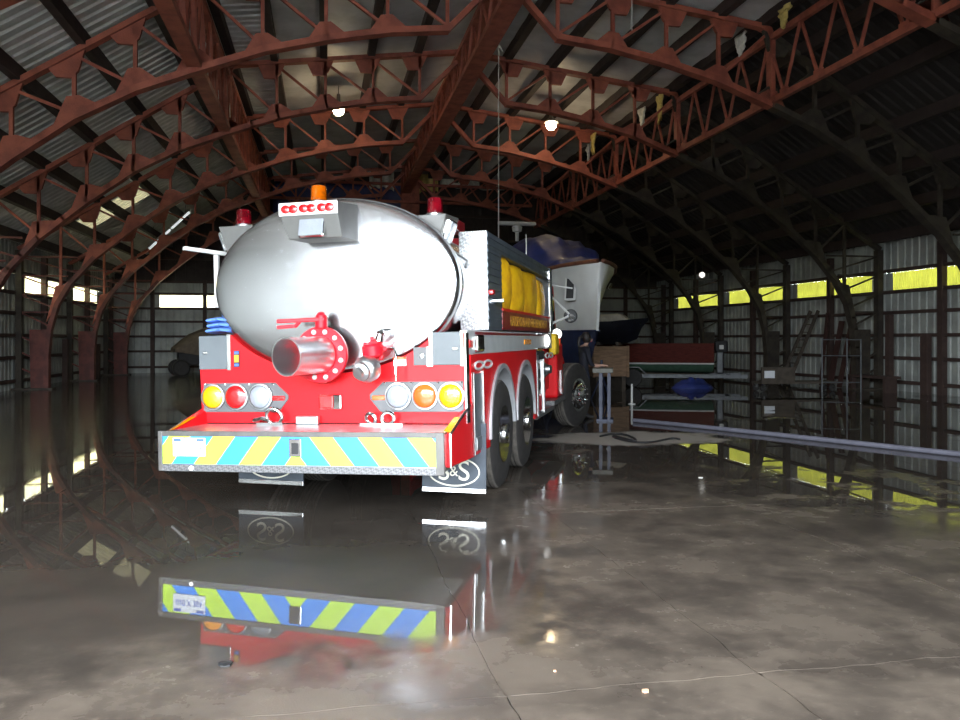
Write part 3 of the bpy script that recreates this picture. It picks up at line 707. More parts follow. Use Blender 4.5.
# lamp clusters
for sx in (-1, 1):
    poly = [(sx*1.275, 0.93), (sx*0.50, 0.93), (sx*0.40, 1.05), (sx*0.40, 1.09), (sx*0.53, 1.205), (sx*1.275, 1.205)]
    if sx < 0: poly = poly[::-1]
    cp = P(MB().prism(poly, lambda a, b: (a, 0.684, b), lambda a, b: (a, 0.705, b)), 'lamp_cluster', 'light_plate', bevel=0.006)
    kinds = ['lens_amber', 'lens_red' if sx < 0 else 'led_orange', 'lens_clear']
    for x, kk in zip((1.165, 0.925, 0.675), kinds):
        lab = {'lens_amber': 'amber', 'lens_red': 'red', 'led_orange': 'brake', 'lens_clear': 'reversing'}[kk]
        bz = MB(); bz.lathe([(0.112, 0), (0.125, 0.006), (0.122, 0.022), (0.108, 0.024), (0.104, 0.012), (0.0, 0.012)], (sx*x, 0.684, 1.075), (0, -1, 0), 28)
        bz = bz.build(f'{lab}_lamp', 'dull_steel', cp, smooth=True)
        MB().lathe([(0.104, 0.010), (0.102, 0.024), (0.085, 0.038), (0.045, 0.046), (0.0, 0.048)], (sx*x, 0.684, 1.075), (0, -1, 0), 28).build('lamp_lens', kk, bz, smooth=True)
    mk = MB().box(sx*0.49-0.062, sx*0.49+0.062, 0.665, 0.686, 1.04, 1.082).build('marker_lamp', 'led_orange' if sx > 0 else 'lens_red', cp, bevel=0.008)
    for bx in (1.26, 1.045, 0.80, 0.55):
        MB().lathe([(0.0, 0), (0.01, 0.002), (0, 0.008)], (sx*bx, 0.684, 1.192), (0, -1, 0), 8).build('plate_screw', 'chrome', cp)
cb = P(MB().box(-0.09, 0.13, 0.672, 0.70, 0.955, 1.095), 'centre_lamp', 'chrome', bevel=0.02)
MB().box(-0.085, 0.055, 0.655, 0.675, 0.965, 1.085).build('lamp_lens', 'lens_red', cb, bevel=0.012)
# --- big dump valve with elbow pipe
fx, fz = 0.0, 1.46
vf = MB(); vf.lathe([(0.14, 0), (0.25, 0.0), (0.255, 0.012), (0.255, 0.042), (0.25, 0.05), (0.14, 0.05)], (fx, 0.52, fz), (0, 1, 0), 40)
vf.lathe([(0.16, 0), (0.16, 0.17)], (fx, 0.57, fz), (0, 1, 0), 28); vf = P(vf, 'dump_valve', 'valve_red', smooth=True)
for k in range(12):
    a = 2*PI*(k+0.5)/12
    MB().lathe([(0.0, 0), (0.022, 0.0), (0.024, 0.012), (0.016, 0.026), (0, 0.028)], (fx+0.208*math.cos(a), 0.522, fz+0.208*math.sin(a)), (0, -1, 0), 10).build('flange_bolt', 'white_paint', vf, smooth=True)
mb = MB(); axp = Vector((-0.13, -0.42, -0.01)); p0 = Vector((fx, 0.54, fz)); nn = 32
q = Vector((0, 0, 1)).rotation_difference(axp.normalized()).to_matrix(); L = axp.length
def pipe_ring(t, r): return [p0+axp*t+q @ Vector((r*math.cos(2*PI*k/nn), r*math.sin(2*PI*k/nn), 0)) for k in range(nn)]
seq = [(0, 0.165), (0.5, 0.165), (0.97, 0.166), (1.0, 0.168), (1.0, 0.156), (0.5, 0.155), (0.06, 0.155)]
vs = [v for t, r_ in seq for v in pipe_ring(t, r_)]
fs = [(i*nn+k, i*nn+(k+1) % nn, (i+1)*nn+(k+1) % nn, (i+1)*nn+k) for i in range(len(seq)-1) for k in range(nn)]
mb.add(vs, fs); pp = P(mb, 'dump_pipe', 'aluminium', smooth=True)
MB().add(pipe_ring(0.07, 0.155), [tuple(range(nn))]).build('pipe_flap', 'black', pp)
hd = MB(); hd.cyl((fx+0.02, 0.52, fz+0.24), (fx+0.02, 0.52, fz+0.33), 0.055, 14); hd.lathe([(0.0, 0), (0.05, 0.0), (0.05, 0.02), (0.025, 0.05), (0, 0.055)], (fx+0.02, 0.52, fz+0.33), (0, 0, 1), 14)
hd.build('valve_stem', 'valve_red', vf, smooth=True)
hh = MB(); hh.bar((fx+0.06, 0.50, fz+0.315), (fx-0.36, 0.42, fz+0.305), 0.05, 0.035); hh.bar((fx-0.20, 0.44, fz+0.26), (fx-0.36, 0.42, fz+0.25), 0.04, 0.03); hh.bar((fx-0.15, 0.44, fz+0.30), (fx-0.20, 0.44, fz+0.25), 0.03, 0.03)
hh.build('valve_lever', 'valve_red', vf, bevel=0.008)
# --- direct fill inlet with cap
iv = MB(); iv.lathe([(0.085, 0), (0.085, 0.20)], (0.52, 0.52, 1.50), (0, 1, 0), 20); iv.lathe([(0.07, 0), (0.09, 0.02), (0.09, 0.10), (0.07, 0.12)], (0.515, 0.50, 1.43), (-0.1, -0.1, 1), 18)
iv = P(iv, 'fill_valve', 'valve_red', smooth=True)
for k in range(7):
    a = 2*PI*k/7; MB().box(-0.016, 0.016, -0.02, 0.02, -0.02, 0.02, Matrix.Translation((0.52+0.095*math.cos(a), 0.52, 1.50+0.095*math.sin(a)))).build('valve_lug', 'valve_red', iv, bevel=0.006)
MB().lathe([(0.04, 0), (0.03, 0.06), (0.045, 0.07), (0.0, 0.11)], (0.57, 0.50, 1.575), (0.3, -0.1, 1), 14).build('valve_cap', 'chrome', iv, smooth=True)
ic = MB().lathe([(0.09, 0.0), (0.118, 0.02), (0.118, 0.09), (0.10, 0.12), (0.085, 0.13), (0.08, 0.16), (0.05, 0.175), (0.045, 0.21), (0.0, 0.215)], (0.49, 0.50, 1.345), (-0.28, -1, -0.28), 26)
ic = P(ic, 'inlet_cap', 'aluminium', smooth=True)
mb = MB(); ring(mb, (0.455, 0.36, 1.305), 0.07, 0.012, (-0.28, -1, -0.28)); mb.build('cap_ring', 'dull_steel', ic, smooth=True)
mb = MB(); mb.tube([(0.60, 0.60, 1.50), (0.68, 0.58, 1.50), (0.70, 0.56, 1.46), (0.70, 0.56, 1.22)], 0.013, 8); P(mb, 'valve_rod', 'chrome', smooth=True)
P(MB().box(0.52, 0.60, 0.665, 0.67, 1.66, 1.68), 'tank_stencil', 'black')
# --- lamp housing on the tank head
def beacon(mbp, c, r, h, lens, parent):
    bz = MB().lathe([(r*1.12, 0), (r*1.14, 0.02), (r, 0.03), (0, 0.03)], c, (0, 0, 1), 22).build('beacon_base', 'dull_steel', parent, smooth=True)
    MB().lathe([(r, 0.028), (r*0.99, h*0.25), (r*0.92, h*0.85), (r*0.82, h*0.97), (r*0.5, h), (0, h)], c, (0, 0, 1), 22).build('beacon_dome', lens, bz, smooth=True)
hy0 = 0.34
hs = MB(); X0, X1 = -0.275, 0.27
hs.add([(X0, hy0, 2.79), (X1, hy0, 2.79), (X1, hy0, 2.69), (X0, hy0, 2.69), (X0+0.06, hy0+0.05, 2.485), (X1+0.02, hy0+0.05, 2.485),
        (X0+0.02, 0.86, 2.83), (X1+0.05, 0.86, 2.83), (X0+0.10, 0.70, 2.485), (X1+0.05, 0.70, 2.485)],
       [(0, 1, 2, 3), (3, 2, 5, 4), (4, 5, 9, 8), (0, 6, 7, 1), (0, 3, 4, 8, 6), (1, 7, 9, 5, 2), (6, 8, 9, 7)])
hs = P(hs, 'lamp_housing', 'box_steel', bevel=0.006)
fsq = MB().box(X0-0.005, X1+0.005, hy0-0.012, hy0+0.005, 2.685, 2.80).build('lamp_strip', 'white_paint', hs, bevel=0.004)
for x in (-0.175, -0.005, 0.165):
    for dx in (-0.035, 0.035):
        MB().lathe([(0.045, 0), (0.042, 0.012), (0.02, 0.02), (0, 0.021)], (x+dx, hy0-0.012, 2.742), (0, -1, 0), 16, 1.0, 0.85).build('warning_lens', 'lens_red', fsq, smooth=True)
Mx = Matrix.Translation((0.02, hy0+0.027, 2.588)) @ Matrix.Rotation(R(-14), 4, 'X')
sq = MB().box(-0.125, 0.125, -0.025, 0.02, -0.10, 0.10, Mx).build('work_lamp', 'chrome', hs, bevel=0.025)
MB().box(-0.115, 0.115, -0.032, -0.02, -0.09, 0.09, Mx).build('work_lamp_lens', 'lens_clear', sq, bevel=0.02)
beacon(None, (0.045, hy0+0.12, 2.795), 0.074, 0.165, 'beacon_amber', hs)
# --- corner beacons on brackets
for sx in (-1, 1):
    xc = -1.02 if sx < 0 else 0.93
    xo = xc-0.24 if sx < 0 else xc+0.14
    xi = xc+0.12 if sx < 0 else xc-0.26
    br = MB()
    xb = xo+0.10*(1 if sx < 0 else -0.9)
    pol = [(xi, 2.735), (xo, 2.735), (xb, 2.46), (xi, 2.62)]
    br.prism(pol if sx > 0 else pol[::-1], lambda a, b: (a, 0.98, b), lambda a, b: (a+0.04, 1.30, b+0.0))
    br = P(br, 'beacon_bracket', 'box_steel', bevel=0.005)
    beacon(None, (xc-(0.0 if sx > 0 else 0.03), 1.10, 2.735), 0.076, 0.175, 'beacon_red', br)
    ang = -20 if sx > 0 else 20
    Mx = Matrix.Translation((xo-sx*0.035, 1.14, 2.60)) @ Matrix.Rotation(R(sx*20), 4, 'Y')
    sq = MB().box(-0.03, 0.045, -0.11, 0.11, -0.11, 0.11, Mx).build('side_lamp', 'chrome', br, bevel=0.02) if sx > 0 else MB().box(-0.045, 0.03, -0.11, 0.11, -0.11, 0.11, Mx).build('side_lamp', 'chrome', br, bevel=0.02)
    MB().box(0.03 if sx > 0 else -0.055, 0.055 if sx > 0 else -0.03, -0.095, 0.095, -0.095, 0.095, Mx).build('side_lamp_lens', 'lens_clear', sq, bevel=0.015)
    MB().tube([(xc+sx*0.02, 1.15, 2.5), (xc+sx*0.12, 1.3, 2.42), (xc+sx*0.2, 1.5, 2.35), (xc+sx*0.14, 1.7, 2.3)], 0.012, 6).build('lamp_cable', 'dull_steel', br, smooth=True)
# rail with upright on the left flank
rl = MB(); rl.bar((-1.60, 0.9, 2.53), (-1.20, 1.5, 2.48), 0.05, 0.04); rl.bar((-1.42, 1.2, 2.50), (-1.42, 1.2, 1.95), 0.045, 0.045); rl.bar((-1.42, 1.2, 1.97), (-1.15, 1.2, 1.97), 0.04, 0.04)
P(rl, 'side_handrail', 'white_paint', bevel=0.006)
# --- holder for the folding tank on the right flank
BX0, BX1, BY0, BY1, BZ0, BZ1 = 1.0, 1.29, 1.70, 6.42, 1.665, 2.665
bxp = P(MB().box(BX0, BX1, BY0, BY0+0.03, BZ0, BZ1), 'holder_end_plate', 'tread_plate_fine', bevel=0.006)
holder = P(MB().box(BX0, BX1-0.05, BY0+0.03, BY1, BZ0, BZ0+0.03), 'folding_tank_holder', 'box_steel')
MB().box(BX0+0.18, BX1, BY0+0.03, BY1, BZ1-0.17, BZ1).build('top_rail', 'ribbed_grey', holder, bevel=0.004)
MB().box(BX0, BX1, BY1-0.04, BY1, BZ0, BZ1).build('front_plate', 'box_steel', holder)
MB().box(BX1-0.02, BX1, BY0+0.03, 2.42, BZ0, BZ1-0.17).build('side_panel', 'ribbed_grey', holder)
for k in range(13):
    z = BZ0+0.04+k*0.075
    MB().box(BX1, BX1+0.008, BY0+0.02, 2.40 if z < BZ1-0.2 else 6.38, z, z+0.03).build('panel_rib', 'ribbed_grey', holder)
MB().box(BX1-0.02, BX1+0.006, 6.12, BY1, BZ0, BZ1).build('front_post', 'ribbed_grey', holder)
MB().box(BX1-0.004, BX1+0.02, 6.06, 6.12, BZ0+0.02, BZ1-0.05).build('post_trim', 'chrome', holder)
nmp = MB().box(BX1-0.03, BX1+0.012, 2.38, 6.10, BZ0+0.01, BZ0+0.245).build('name_board', 'deep_red', holder, bevel=0.006)
MB().box(BX1+0.010, BX1+0.018, 2.38, 6.10, BZ0+0.215, BZ0+0.245).build('board_trim', 'fire_red', nmp)
text('name_lettering', 'HARSENS ISLAND FIRE DEPARTMENT', 0.17, 'gold', nmp, FACE_RIGHT(BX1+0.014, 4.27, BZ0+0.112), 0.001, 1.03)
mk = MB().box(BX1, BX1+0.05, 1.72, 1.84, 2.02, 2.07).build('marker_lamp', 'lens_red', holder, bevel=0.012); mk.rotation_euler = (0, 0, 0)
MB().box(BX1-0.01, BX1+0.11, 1.95, 2.02, 1.95, 1.99).build('holder_latch', 'chrome', holder, bevel=0.008)
# yellow folded vinyl tank: folds hanging in the opening
def fold(y0, y1, zt0, zt1, bulge, seed):
    mb = MB(); ny, nz = 14, 12; vs = []; fs = []
    for side in (0, 1):
        for i in range(ny+1):
            for j in range(nz+1):
                t = i/ny; s_ = j/nz
                yy = y0+(y1-y0)*t; z1 = zt0+(zt1-zt0)*t
                zz = BZ0+0.20+(z1-BZ0-0.20)*s_
                x = 1.20+bulge*math.sin(PI*min(1, max(0, t)))**0.6*(0.35+0.65*math.sin(PI*s_)**0.5)+0.018*noise.noise(Vector((yy*3+seed, zz*3, seed)))
                yy += 0.05*noise.noise(Vector((zz*4, seed*2.0, 3)))
                vs.append((x if side == 0 else 1.14, yy, zz))
    K = (ny+1)*(nz+1)
    for i in range(ny):
        for j in range(nz):
            a = i*(nz+1)+j; fs.append((a, a+nz+1, a+nz+2, a+1)); fs.append((K+a, K+a+1, K+a+nz+2, K+a+nz+1))
    for i in range(ny):
        for j in (0, nz): a = i*(nz+1)+j; fs.append((a, a+nz+1, K+a+nz+1, K+a))
    for j in range(nz):
        for i in (0, ny): a = i*(nz+1)+j; fs.append((a, a+1, K+a+1, K+a))
    return mb.add(vs, fs)
ft = empty('folded_portable_tank'); ft.parent = None
ft.location = truck.location; ft.rotation_euler = truck.rotation_euler
tag(ft, 'yellow vinyl folding water tank packed into the holder on the truck flank', 'folding tank')
for i, (y0, y1, z0, z1, bl) in enumerate(((2.40, 3.22, 2.50, 2.50, 0.11), (3.26, 4.15, 2.47, 2.49, 0.09), (4.17, 5.35, 2.47, 2.49, 0.08), (5.40, 6.05, 2.44, 2.42, 0.06))):
    o = fold(y0, y1, z0, z1, bl, i*3.7).build('vinyl_fold', 'yellow_vinyl', ft, smooth=True, angle=70); o.rotation_euler = (0, ROLL, 0)
# --- right body side with wheel cut-outs
def arc(cy, cz, r, a0, a1, n): return [(cy+r*math.cos(R(a0+(a1-a0)*k/n)), cz+r*math.sin(R(a0+(a1-a0)*k/n))) for k in range(n+1)]
WR, WZ = 0.58, 0.58
WY1, WY2 = 2.33, 3.80
fr_ = 0.65
for sx in (-1, 1):
    poly = [(0.93, 0.50), (WY1-fr_, 0.50)]+arc(WY1, WZ+0.04, fr_, 180, 0, 16)+arc(WY2, WZ+0.04, fr_, 180, 0, 16)+[(WY2+fr_, 0.50), (4.72, 0.50), (4.72, 1.43), (0.93, 1.43)]
    bs = P(MB().prism(poly, lambda a, b: (sx*1.255, a, b), lambda a, b: (sx*1.29, a, b)), 'body_side', 'fire_red')
    for cy, a0, a1 in ((WY1, 184, 0), (WY2, 180, -4)):
        pts = arc(cy, WZ+0.04, fr_-0.012, a0, a1, 22); mb = MB(); vs = []; fs = []
        for (a, b) in pts:
            rr = Vector((a-cy, b-WZ-0.04)).normalized()
            vs += [(sx*0.72, a, b), (sx*1.315, a, b), (sx*1.315, a+rr.x*0.055, b+rr.y*0.055), (sx*1.28, a+rr.x*0.055, b+rr.y*0.055)]
        for k in range(len(pts)-1):
            for e in range(3): fs.append((4*k+e, 4*k+e+1, 4*k+5+e, 4*k+4+e))
        mb.add(vs, fs).build('wheel_fender', 'fender_metal', bs, smooth=True, angle=50)
    # compartment behind the wheels
    cd = MB().box(sx*1.286-0.006, sx*1.286+0.008, 0.98, 1.34, 0.53, 1.25).build('side_compartment', 'grey_door', bs, bevel=0.004)
    f4 = MB()
    for y in (0.965, 1.355): f4.box(sx*1.29-0.01, sx*1.29+0.02, y-0.018, y+0.018, 0.51, 1.27)
    f4.build('compartment_frame', 'chrome', cd, bevel=0.003)
    MB().box(sx*1.295-0.01, sx*1.295+0.012, 1.05, 1.27, 0.54, 0.66).build('compartment_latch', 'dull_steel', cd, bevel=0.006)
    # oval handrail emblem
    for y in (1.40, 5.9):
        if sx < 0 and y > 5: continue
        ov = MB()
        for dy in (-0.19, 0.19):
            ov.tube([(sx*1.30, y+dy+0.18*math.cos(2*PI*k/16), 1.325+0.035*math.sin(2*PI*k/16)) for k in range(16)], 0.013, 6, closed=True)
        ov.build('oval_grab_ring', 'white_paint', bs, smooth=True)
    # polished band above
    bd = P(MB().box(sx*1.262-0.03, sx*1.262+0.03, 0.80, 6.25, 1.43, 1.655), 'side_band', 'band_silver', bevel=0.008)
    MB().box(sx*1.29-0.004, sx*1.29+0.006, 1.1, 6.0, 1.615, 1.64).build('red_pinstripe', 'deep_red', bd)
    MB().box(sx*1.285-0.01, sx*1.285+0.02, 0.83, 0.98, 1.49, 1.57).build('marker_lamp', 'lens_red', bd, bevel=0.015)
    MB().box(sx*1.285-0.01, sx*1.285+0.05, 1.05, 1.32, 1.455, 1.615).build('flood_lamp', 'chrome', bd, bevel=0.02)
    MB().box(sx*1.285-0.01, sx*1.285+0.02, 3.75, 4.25, 1.50, 1.57).build('amber_marker', 'lens_amber', bd, bevel=0.015)
    MB().lathe([(0.09, 0), (0.092, 0.03), (0.06, 0.05), (0, 0.055)], (sx*1.29, 5.62, 1.545), (sx, -0.25, 0), 20).build('scene_lamp', 'scene_light', bd, smooth=True)
    for y in (4.9, 4.95): pass
    MB().box(sx*1.29-0.004, sx*1.29+0.02, 4.75, 5.2, 1.63, 1.655).build('band_step', 'chrome', bd, bevel=0.004)
    MB().box(sx*1.29-0.004, sx*1.29+0.02, 4.75, 5.2, 1.425, 1.45).build('band_step', 'chrome', bd, bevel=0.004)
P(MB().box(-1.25, -1.22, 4.72, 6.3, 0.5, 1.43), 'left_body_panel', 'fire_red')
P(MB().box(1.20, 1.255, 0.94, 1.75, 0.5, 1.43), 'body_liner', 'fire_red')
# --- pump panel between wheels and cab
pmp = P(MB().box(0.85, 1.14, 4.74, 6.3, 0.62, 1.42), 'pump_panel', 'deep_red')
for y in (4.86, 5.45): MB().box(1.20, 1.29, y-0.05, y+0.05, 0.50, 1.36).build('panel_post', 'aluminium', pmp, bevel=0.008)
MB().box(1.14, 1.24, 4.92, 5.38, 0.62, 1.22).build('gauge_plate', 'cream_deck', pmp, bevel=0.006)
for z in (1.08, 0.92): MB().lathe([(0.0, 0), (0.07, 0.0), (0.07, 0.03), (0.0, 0.03)], (1.24, 5.14, z), (1, 0, 0), 16).build('gauge', 'black', pmp, smooth=True)
MB().box(1.2, 1.27, 5.02, 5.32, 0.55, 0.78).build('panel_valve', 'valve_red', pmp, bevel=0.02)
MB().lathe([(0.10, 0), (0.11, 0.02), (0.11, 0.10), (0.08, 0.12), (0.06, 0.2), (0.0, 0.2)], (1.14, 5.85, 1.12), (1, -0.2, 0), 20).build('intake_cap', 'dull_steel', pmp, smooth=True)
MB().tube([(1.2, 5.7, 0.98), (1.27, 5.75, 1.05), (1.28, 5.9, 1.08)], 0.03, 8).build('intake_hose', 'black', pmp, smooth=True)
MB().lathe([(0.0, 0), (0.06, 0.0), (0.05, 0.05), (0.0, 0.06)], (1.14, 5.8, 0.78), (1, 0, 0), 14).build('outlet_cap', 'valve_red', pmp, smooth=True)
MB().box(1.0, 1.28, 4.74, 6.5, 0.46, 0.53).build('running_board', 'tread_plate', pmp, bevel=0.01)
MB().box(1.05, 1.29, 4.80, 5.5, 1.28, 1.40).build('panel_hood', 'chassis_black', pmp, bevel=0.01)
P(MB().box(0.55, 0.95, 4.85, 5.9, 0.30, 0.62), 'fuel_tank', 'chassis_black', bevel=0.05)
# --- cab, hood, front fenders
cab = MB(); cpoly = [(6.55, 0.75), (8.05, 0.75), (8.05, 1.55), (7.75, 2.52), (6.60, 2.55), (6.55, 2.4)]
cab.prism(cpoly, lambda a, b: (-1.14, a, b), lambda a, b: (1.14, a, b)); cab = P(cab, 'cab', 'fire_red', bevel=0.04)
MB().prism([(6.95, 1.55), (7.85, 1.55), (7.6, 2.35), (6.95, 2.35)], lambda a, b: (1.135, a, b), lambda a, b: (1.150, a, b)).build('cab_window', 'glass_dark', cab)
MB().prism([(6.95, 1.55), (7.85, 1.55), (7.6, 2.35), (6.95, 2.35)], lambda a, b: (-1.150, a, b), lambda a, b: (-1.135, a, b)).build('cab_window', 'glass_dark', cab)
MB().box(-0.85, 0.85, 6.535, 6.56, 1.75, 2.3).build('cab_window', 'glass_dark', cab)
P(MB().prism([(8.05, 0.8), (9.75, 0.8), (9.75, 1.35), (8.05, 1.58)], lambda a, b: (-0.82, a, b), lambda a, b: (0.82, a, b)), 'engine_hood', 'fire_red', bevel=0.06)
P(MB().box(-1.2, 1.2, 9.75, 9.95, 0.5, 0.85), 'front_bumper', 'chrome', bevel=0.04)
for sx in (-1, 1):
    fd = MB(); vs = []; fs = []; pts = arc(8.5, 0.62, 0.66, 15, 165, 18)
    for (a, b) in pts: vs += [(sx*0.80, a, b), (sx*1.16, a, b), (sx*1.16, a, b-0.05), (sx*0.80, a, b-0.05)]
    for k in range(len(pts)-1):
        for e in range(4): fs.append((4*k+e, 4*k+(e+1) % 4, 4*k+4+(e+1) % 4, 4*k+4+e))
    fs += [(0, 1, 2, 3), tuple(4*(len(pts)-1)+e for e in range(4))]
    P(fd.add(vs, fs), 'front_fender', 'fire_red', smooth=True)
    sk = P(MB().box(min(sx*0.95, sx*1.28), max(sx*0.95, sx*1.28), 6.95, 7.72, 0.60, 1.52), 'cab_skirt', 'fire_red', bevel=0.05)
    MB().box(min(sx*1.0, sx*1.30), max(sx*1.0, sx*1.30), 6.4, 7.85, 0.52, 0.60).build('cab_step', 'tread_plate', sk, bevel=0.01)
    MB().cyl((sx*1.29, 7.35, 0.65), (sx*1.29, 7.35, 1.05), 0.022, 10).build('step_rail', 'chrome', sk, smooth=True)
    if sx > 0:
        MB().lathe([(0.08, 0), (0.085, 0.03), (0.05, 0.06), (0, 0.065)], (1.24, 7.25, 1.66), (0.4, -1, 0), 18).build('scene_lamp', 'scene_light', sk, smooth=True)
        MB().lathe([(0.075, 0), (0.075, 0.12), (0.05, 0.15), (0, 0.15)], (1.22, 7.35, 1.46), (0, 0, 1), 16).build('side_beacon', 'led_orange', sk, smooth=True)
        MB().box(1.2, 1.32, 6.55, 6.95, 1.32, 1.66, Matrix.Translation((0, 0, 0))).build('tool_pouch', 'yellow_bag', sk, bevel=0.04)
    mr = MB(); mr.tube([(sx*1.15, 6.75, 2.35), (sx*1.48, 7.1, 1.98)], 0.018, 8); mr.tube([(sx*1.15, 6.8, 1.80), (sx*1.48, 7.1, 1.95)], 0.018, 8); mr.tube([(sx*1.15, 6.72, 2.46), (sx*1.55, 7.0, 2.40)], 0.014, 6)
    mr = P(mr, 'mirror_arm', 'white_paint', smooth=True)
    MB().lathe([(0.0, -0.02), (0.10, -0.015), (0.115, 0.0), (0.10, 0.06), (0.0, 0.09)], (sx*1.50, 7.1, 1.95), (0, 1, 0), 20).build('mirror_head', 'black', mr, smooth=True)
    MB().lathe([(0.0, 0.0), (0.07, 0.002), (0.0, 0.004)], (sx*1.50, 7.075, 1.92), (0, -1, 0), 16).build('mirror_glass', 'glass_dark', mr, smooth=True)
P(MB().lathe([(0.12, 0), (0.12, 0.08), (0.06, 0.14), (0, 0.14)], (0.92, 6.9, 2.52), (0, 0, 1), 18), 'roof_beacon', 'beacon_red', smooth=True)
P(MB().cyl((0.95, 6.1, 2.66), (0.95, 6.1, 3.2), 0.008, 6), 'radio_aerial', 'rope')
P(MB().prism([(1.3, 2.66), (1.9, 2.66), (1.9, 2.78), (1.35, 2.78)], lambda a, b: (0.75, a, b), lambda a, b: (1.02, a, b)), 'hatch_cover', 'deep_red', bevel=0.01)
P(MB().prism([(3.4, 2.6), (5.2, 2.6), (5.0, 2.86), (3.6, 2.86)], lambda a, b: (0.3, a, b), lambda a, b: (1.0, a, b)), 'hose_cover', 'deep_red', bevel=0.02)
# --- wheels
def make_wheel(dual, name):
    """axis along local x, outer face at +x = 0"""
    w = empty(name)
    r = WR
    def tyre(x1, wd):
        prof = [(0.300, 0.0), (0.315, 0.012), (0.36, 0.016), (0.46, 0.014), (0.53, -0.004), (0.566, -0.03), (r, -0.045)]
        pr = [(a, x1+b) for a, b in prof]
        g_ = []
        for k in range(4):
            b = x1-0.05-k*(wd-0.10)/4; c_ = (wd-0.10)/4
            g_ += [(r, b), (r, b-c_*0.72), (r-0.014, b-c_*0.76), (r-0.014, b-c_*0.96)]
        pr += g_+[(r, x1-wd+0.045), (0.566, x1-wd+0.03), (0.46, x1-wd-0.01), (0.36, x1-wd-0.012), (0.300, x1-wd)]
        return pr
    for k, x1 in enumerate((0.0, -0.33) if dual else (0.0,)):
        mb = MB().lathe(tyre(x1, 0.29), (0, 0, 0), (1, 0, 0), 48)
        t = mb.build('tyre', 'rubber', w, smooth=True, angle=40)
        t.data.materials.append(M['tread_dusty'])
        for p in t.data.polygons:
            c_ = p.center; rr = math.hypot(c_.y, c_.z)
            if rr > 0.555 and abs(p.normal.x) < 0.7: p.material_index = 1
    if dual: pr = [(0.302, 0.01), (0.29, -0.005), (0.275, -0.03), (0.262, -0.10), (0.20, -0.125), (0.155, -0.12), (0.15, -0.10), (0.115, -0.02), (0.105, 0.035), (0.07, 0.05), (0.0, 0.05)]
    else: pr = [(0.302, 0.01), (0.29, -0.005), (0.278, -0.02), (0.25, 0.02), (0.20, 0.045), (0.155, 0.05), (0.12, 0.05), (0.11, 0.085), (0.07, 0.10), (0.0, 0.10)]
    rim = MB().lathe(pr, (0, 0, 0), (1, 0, 0), 40).build('rim', 'chrome', w, smooth=True)
    for k in range(10):
        a = 2*PI*k/10; rr = 0.178 if dual else 0.165; hx = -0.12 if dual else 0.05
        MB().lathe([(0.022, 0), (0.022, 0.05), (0.014, 0.07), (0, 0.072)], (hx, rr*math.cos(a), rr*math.sin(a)), (1, 0, 0), 8).build('wheel_nut', 'chrome', rim, smooth=True)
        if k % 2 == 0:
            hh_ = MB().lathe([(0.036, 0), (0.036, 0.004), (0, 0.004)], (-0.108 if dual else 0.03, 0.232*math.cos(a+0.3), 0.232*math.sin(a+0.3)), (1, 0, 0), 14)
            hh_.build('rim_opening', 'black', rim)
    return w
wd_ = make_wheel(True, 'rear_wheel'); first = True
for y in (WY1, WY2):
    for sx in (1, -1):
        o = wd_ if first else copy_tree(wd_); first = False
        o.parent = truck; o.location = (sx*1.285, y, WR); o.rotation_euler = (0, 0, 0 if sx > 0 else PI)
wf_ = make_wheel(False, 'front_wheel')
wf_.parent = truck; wf_.location = (1.44, 8.52, WR); wf_.rotation_euler = (0, 0, R(-20))
o = copy_tree(wf_); o.parent = truck; o.location = (-1.30, 8.42, WR); o.rotation_euler = (0, 0, R(160))
# --- mud flaps with emblem
for sx, x0, x1 in ((1, 0.70, 1.33), (-1, -1.25, -0.54)):
    fl = MB().box(x0, x1, 1.25, 1.27, 0.17, 0.80).build('mud_flap', 'flap_grey', truck)
    MB().box(x0, x1, 1.242, 1.278, 0.135, 0.18).build('flap_weight', 'chrome', fl, bevel=0.004)
    xc, zc = (x0+x1)/2, 0.335
    rg = MB(); rg.tube([(xc+0.25*math.cos(2*PI*k/40), 1.248, zc+0.135*math.sin(2*PI*k/40)) for k in range(40)], 0.008, 6, closed=True); rg.build('emblem_ring', 'cream_print', fl)
    text('emblem_lettering', 'S S', 0.27, 'cream_print', fl, FACE_BACK(xc, 1.246, zc), 0.002, 1.0)
    text('emblem_ampersand', '&', 0.14, 'cream_print', fl, FACE_BACK(xc, 1.246, zc), 0.002, 1.0)
# --- folded blue hose on the left locker
bh = empty('folded_hose', truck.location, truck.rotation_euler); tag(bh, 'bundle of pale blue folded hose lying on the left rear locker of the truck', 'hose')
bsrc = None
for i, (x, z, dx) in enumerate(((-1.22, 1.685, 0.09), (-1.08, 1.685, 0.08), (-1.20, 1.735, 0.10), (-1.08, 1.735, 0.08), (-1.22, 1.785, 0.08), (-1.10, 1.785, 0.09))):
    mb = MB(); mb.lathe([(0, -0.5), (0.6, -0.48), (0.95, -0.3), (1, 0), (0.95, 0.3), (0.6, 0.48), (0, 0.5)], (0, 0, 0), (1, 0, 0), 12)
    o = mb.build('hose_fold', 'sponge_blue', bh, smooth=True); o.scale = (dx*2.0, 0.20, 0.030)
    p = Matrix.Rotation(ROLL, 4, 'Y') @ Vector((x, 0.92, z+0.022)); o.location = p; o.rotation_euler = (0, 0.12*((i % 2)*2-1), 0)
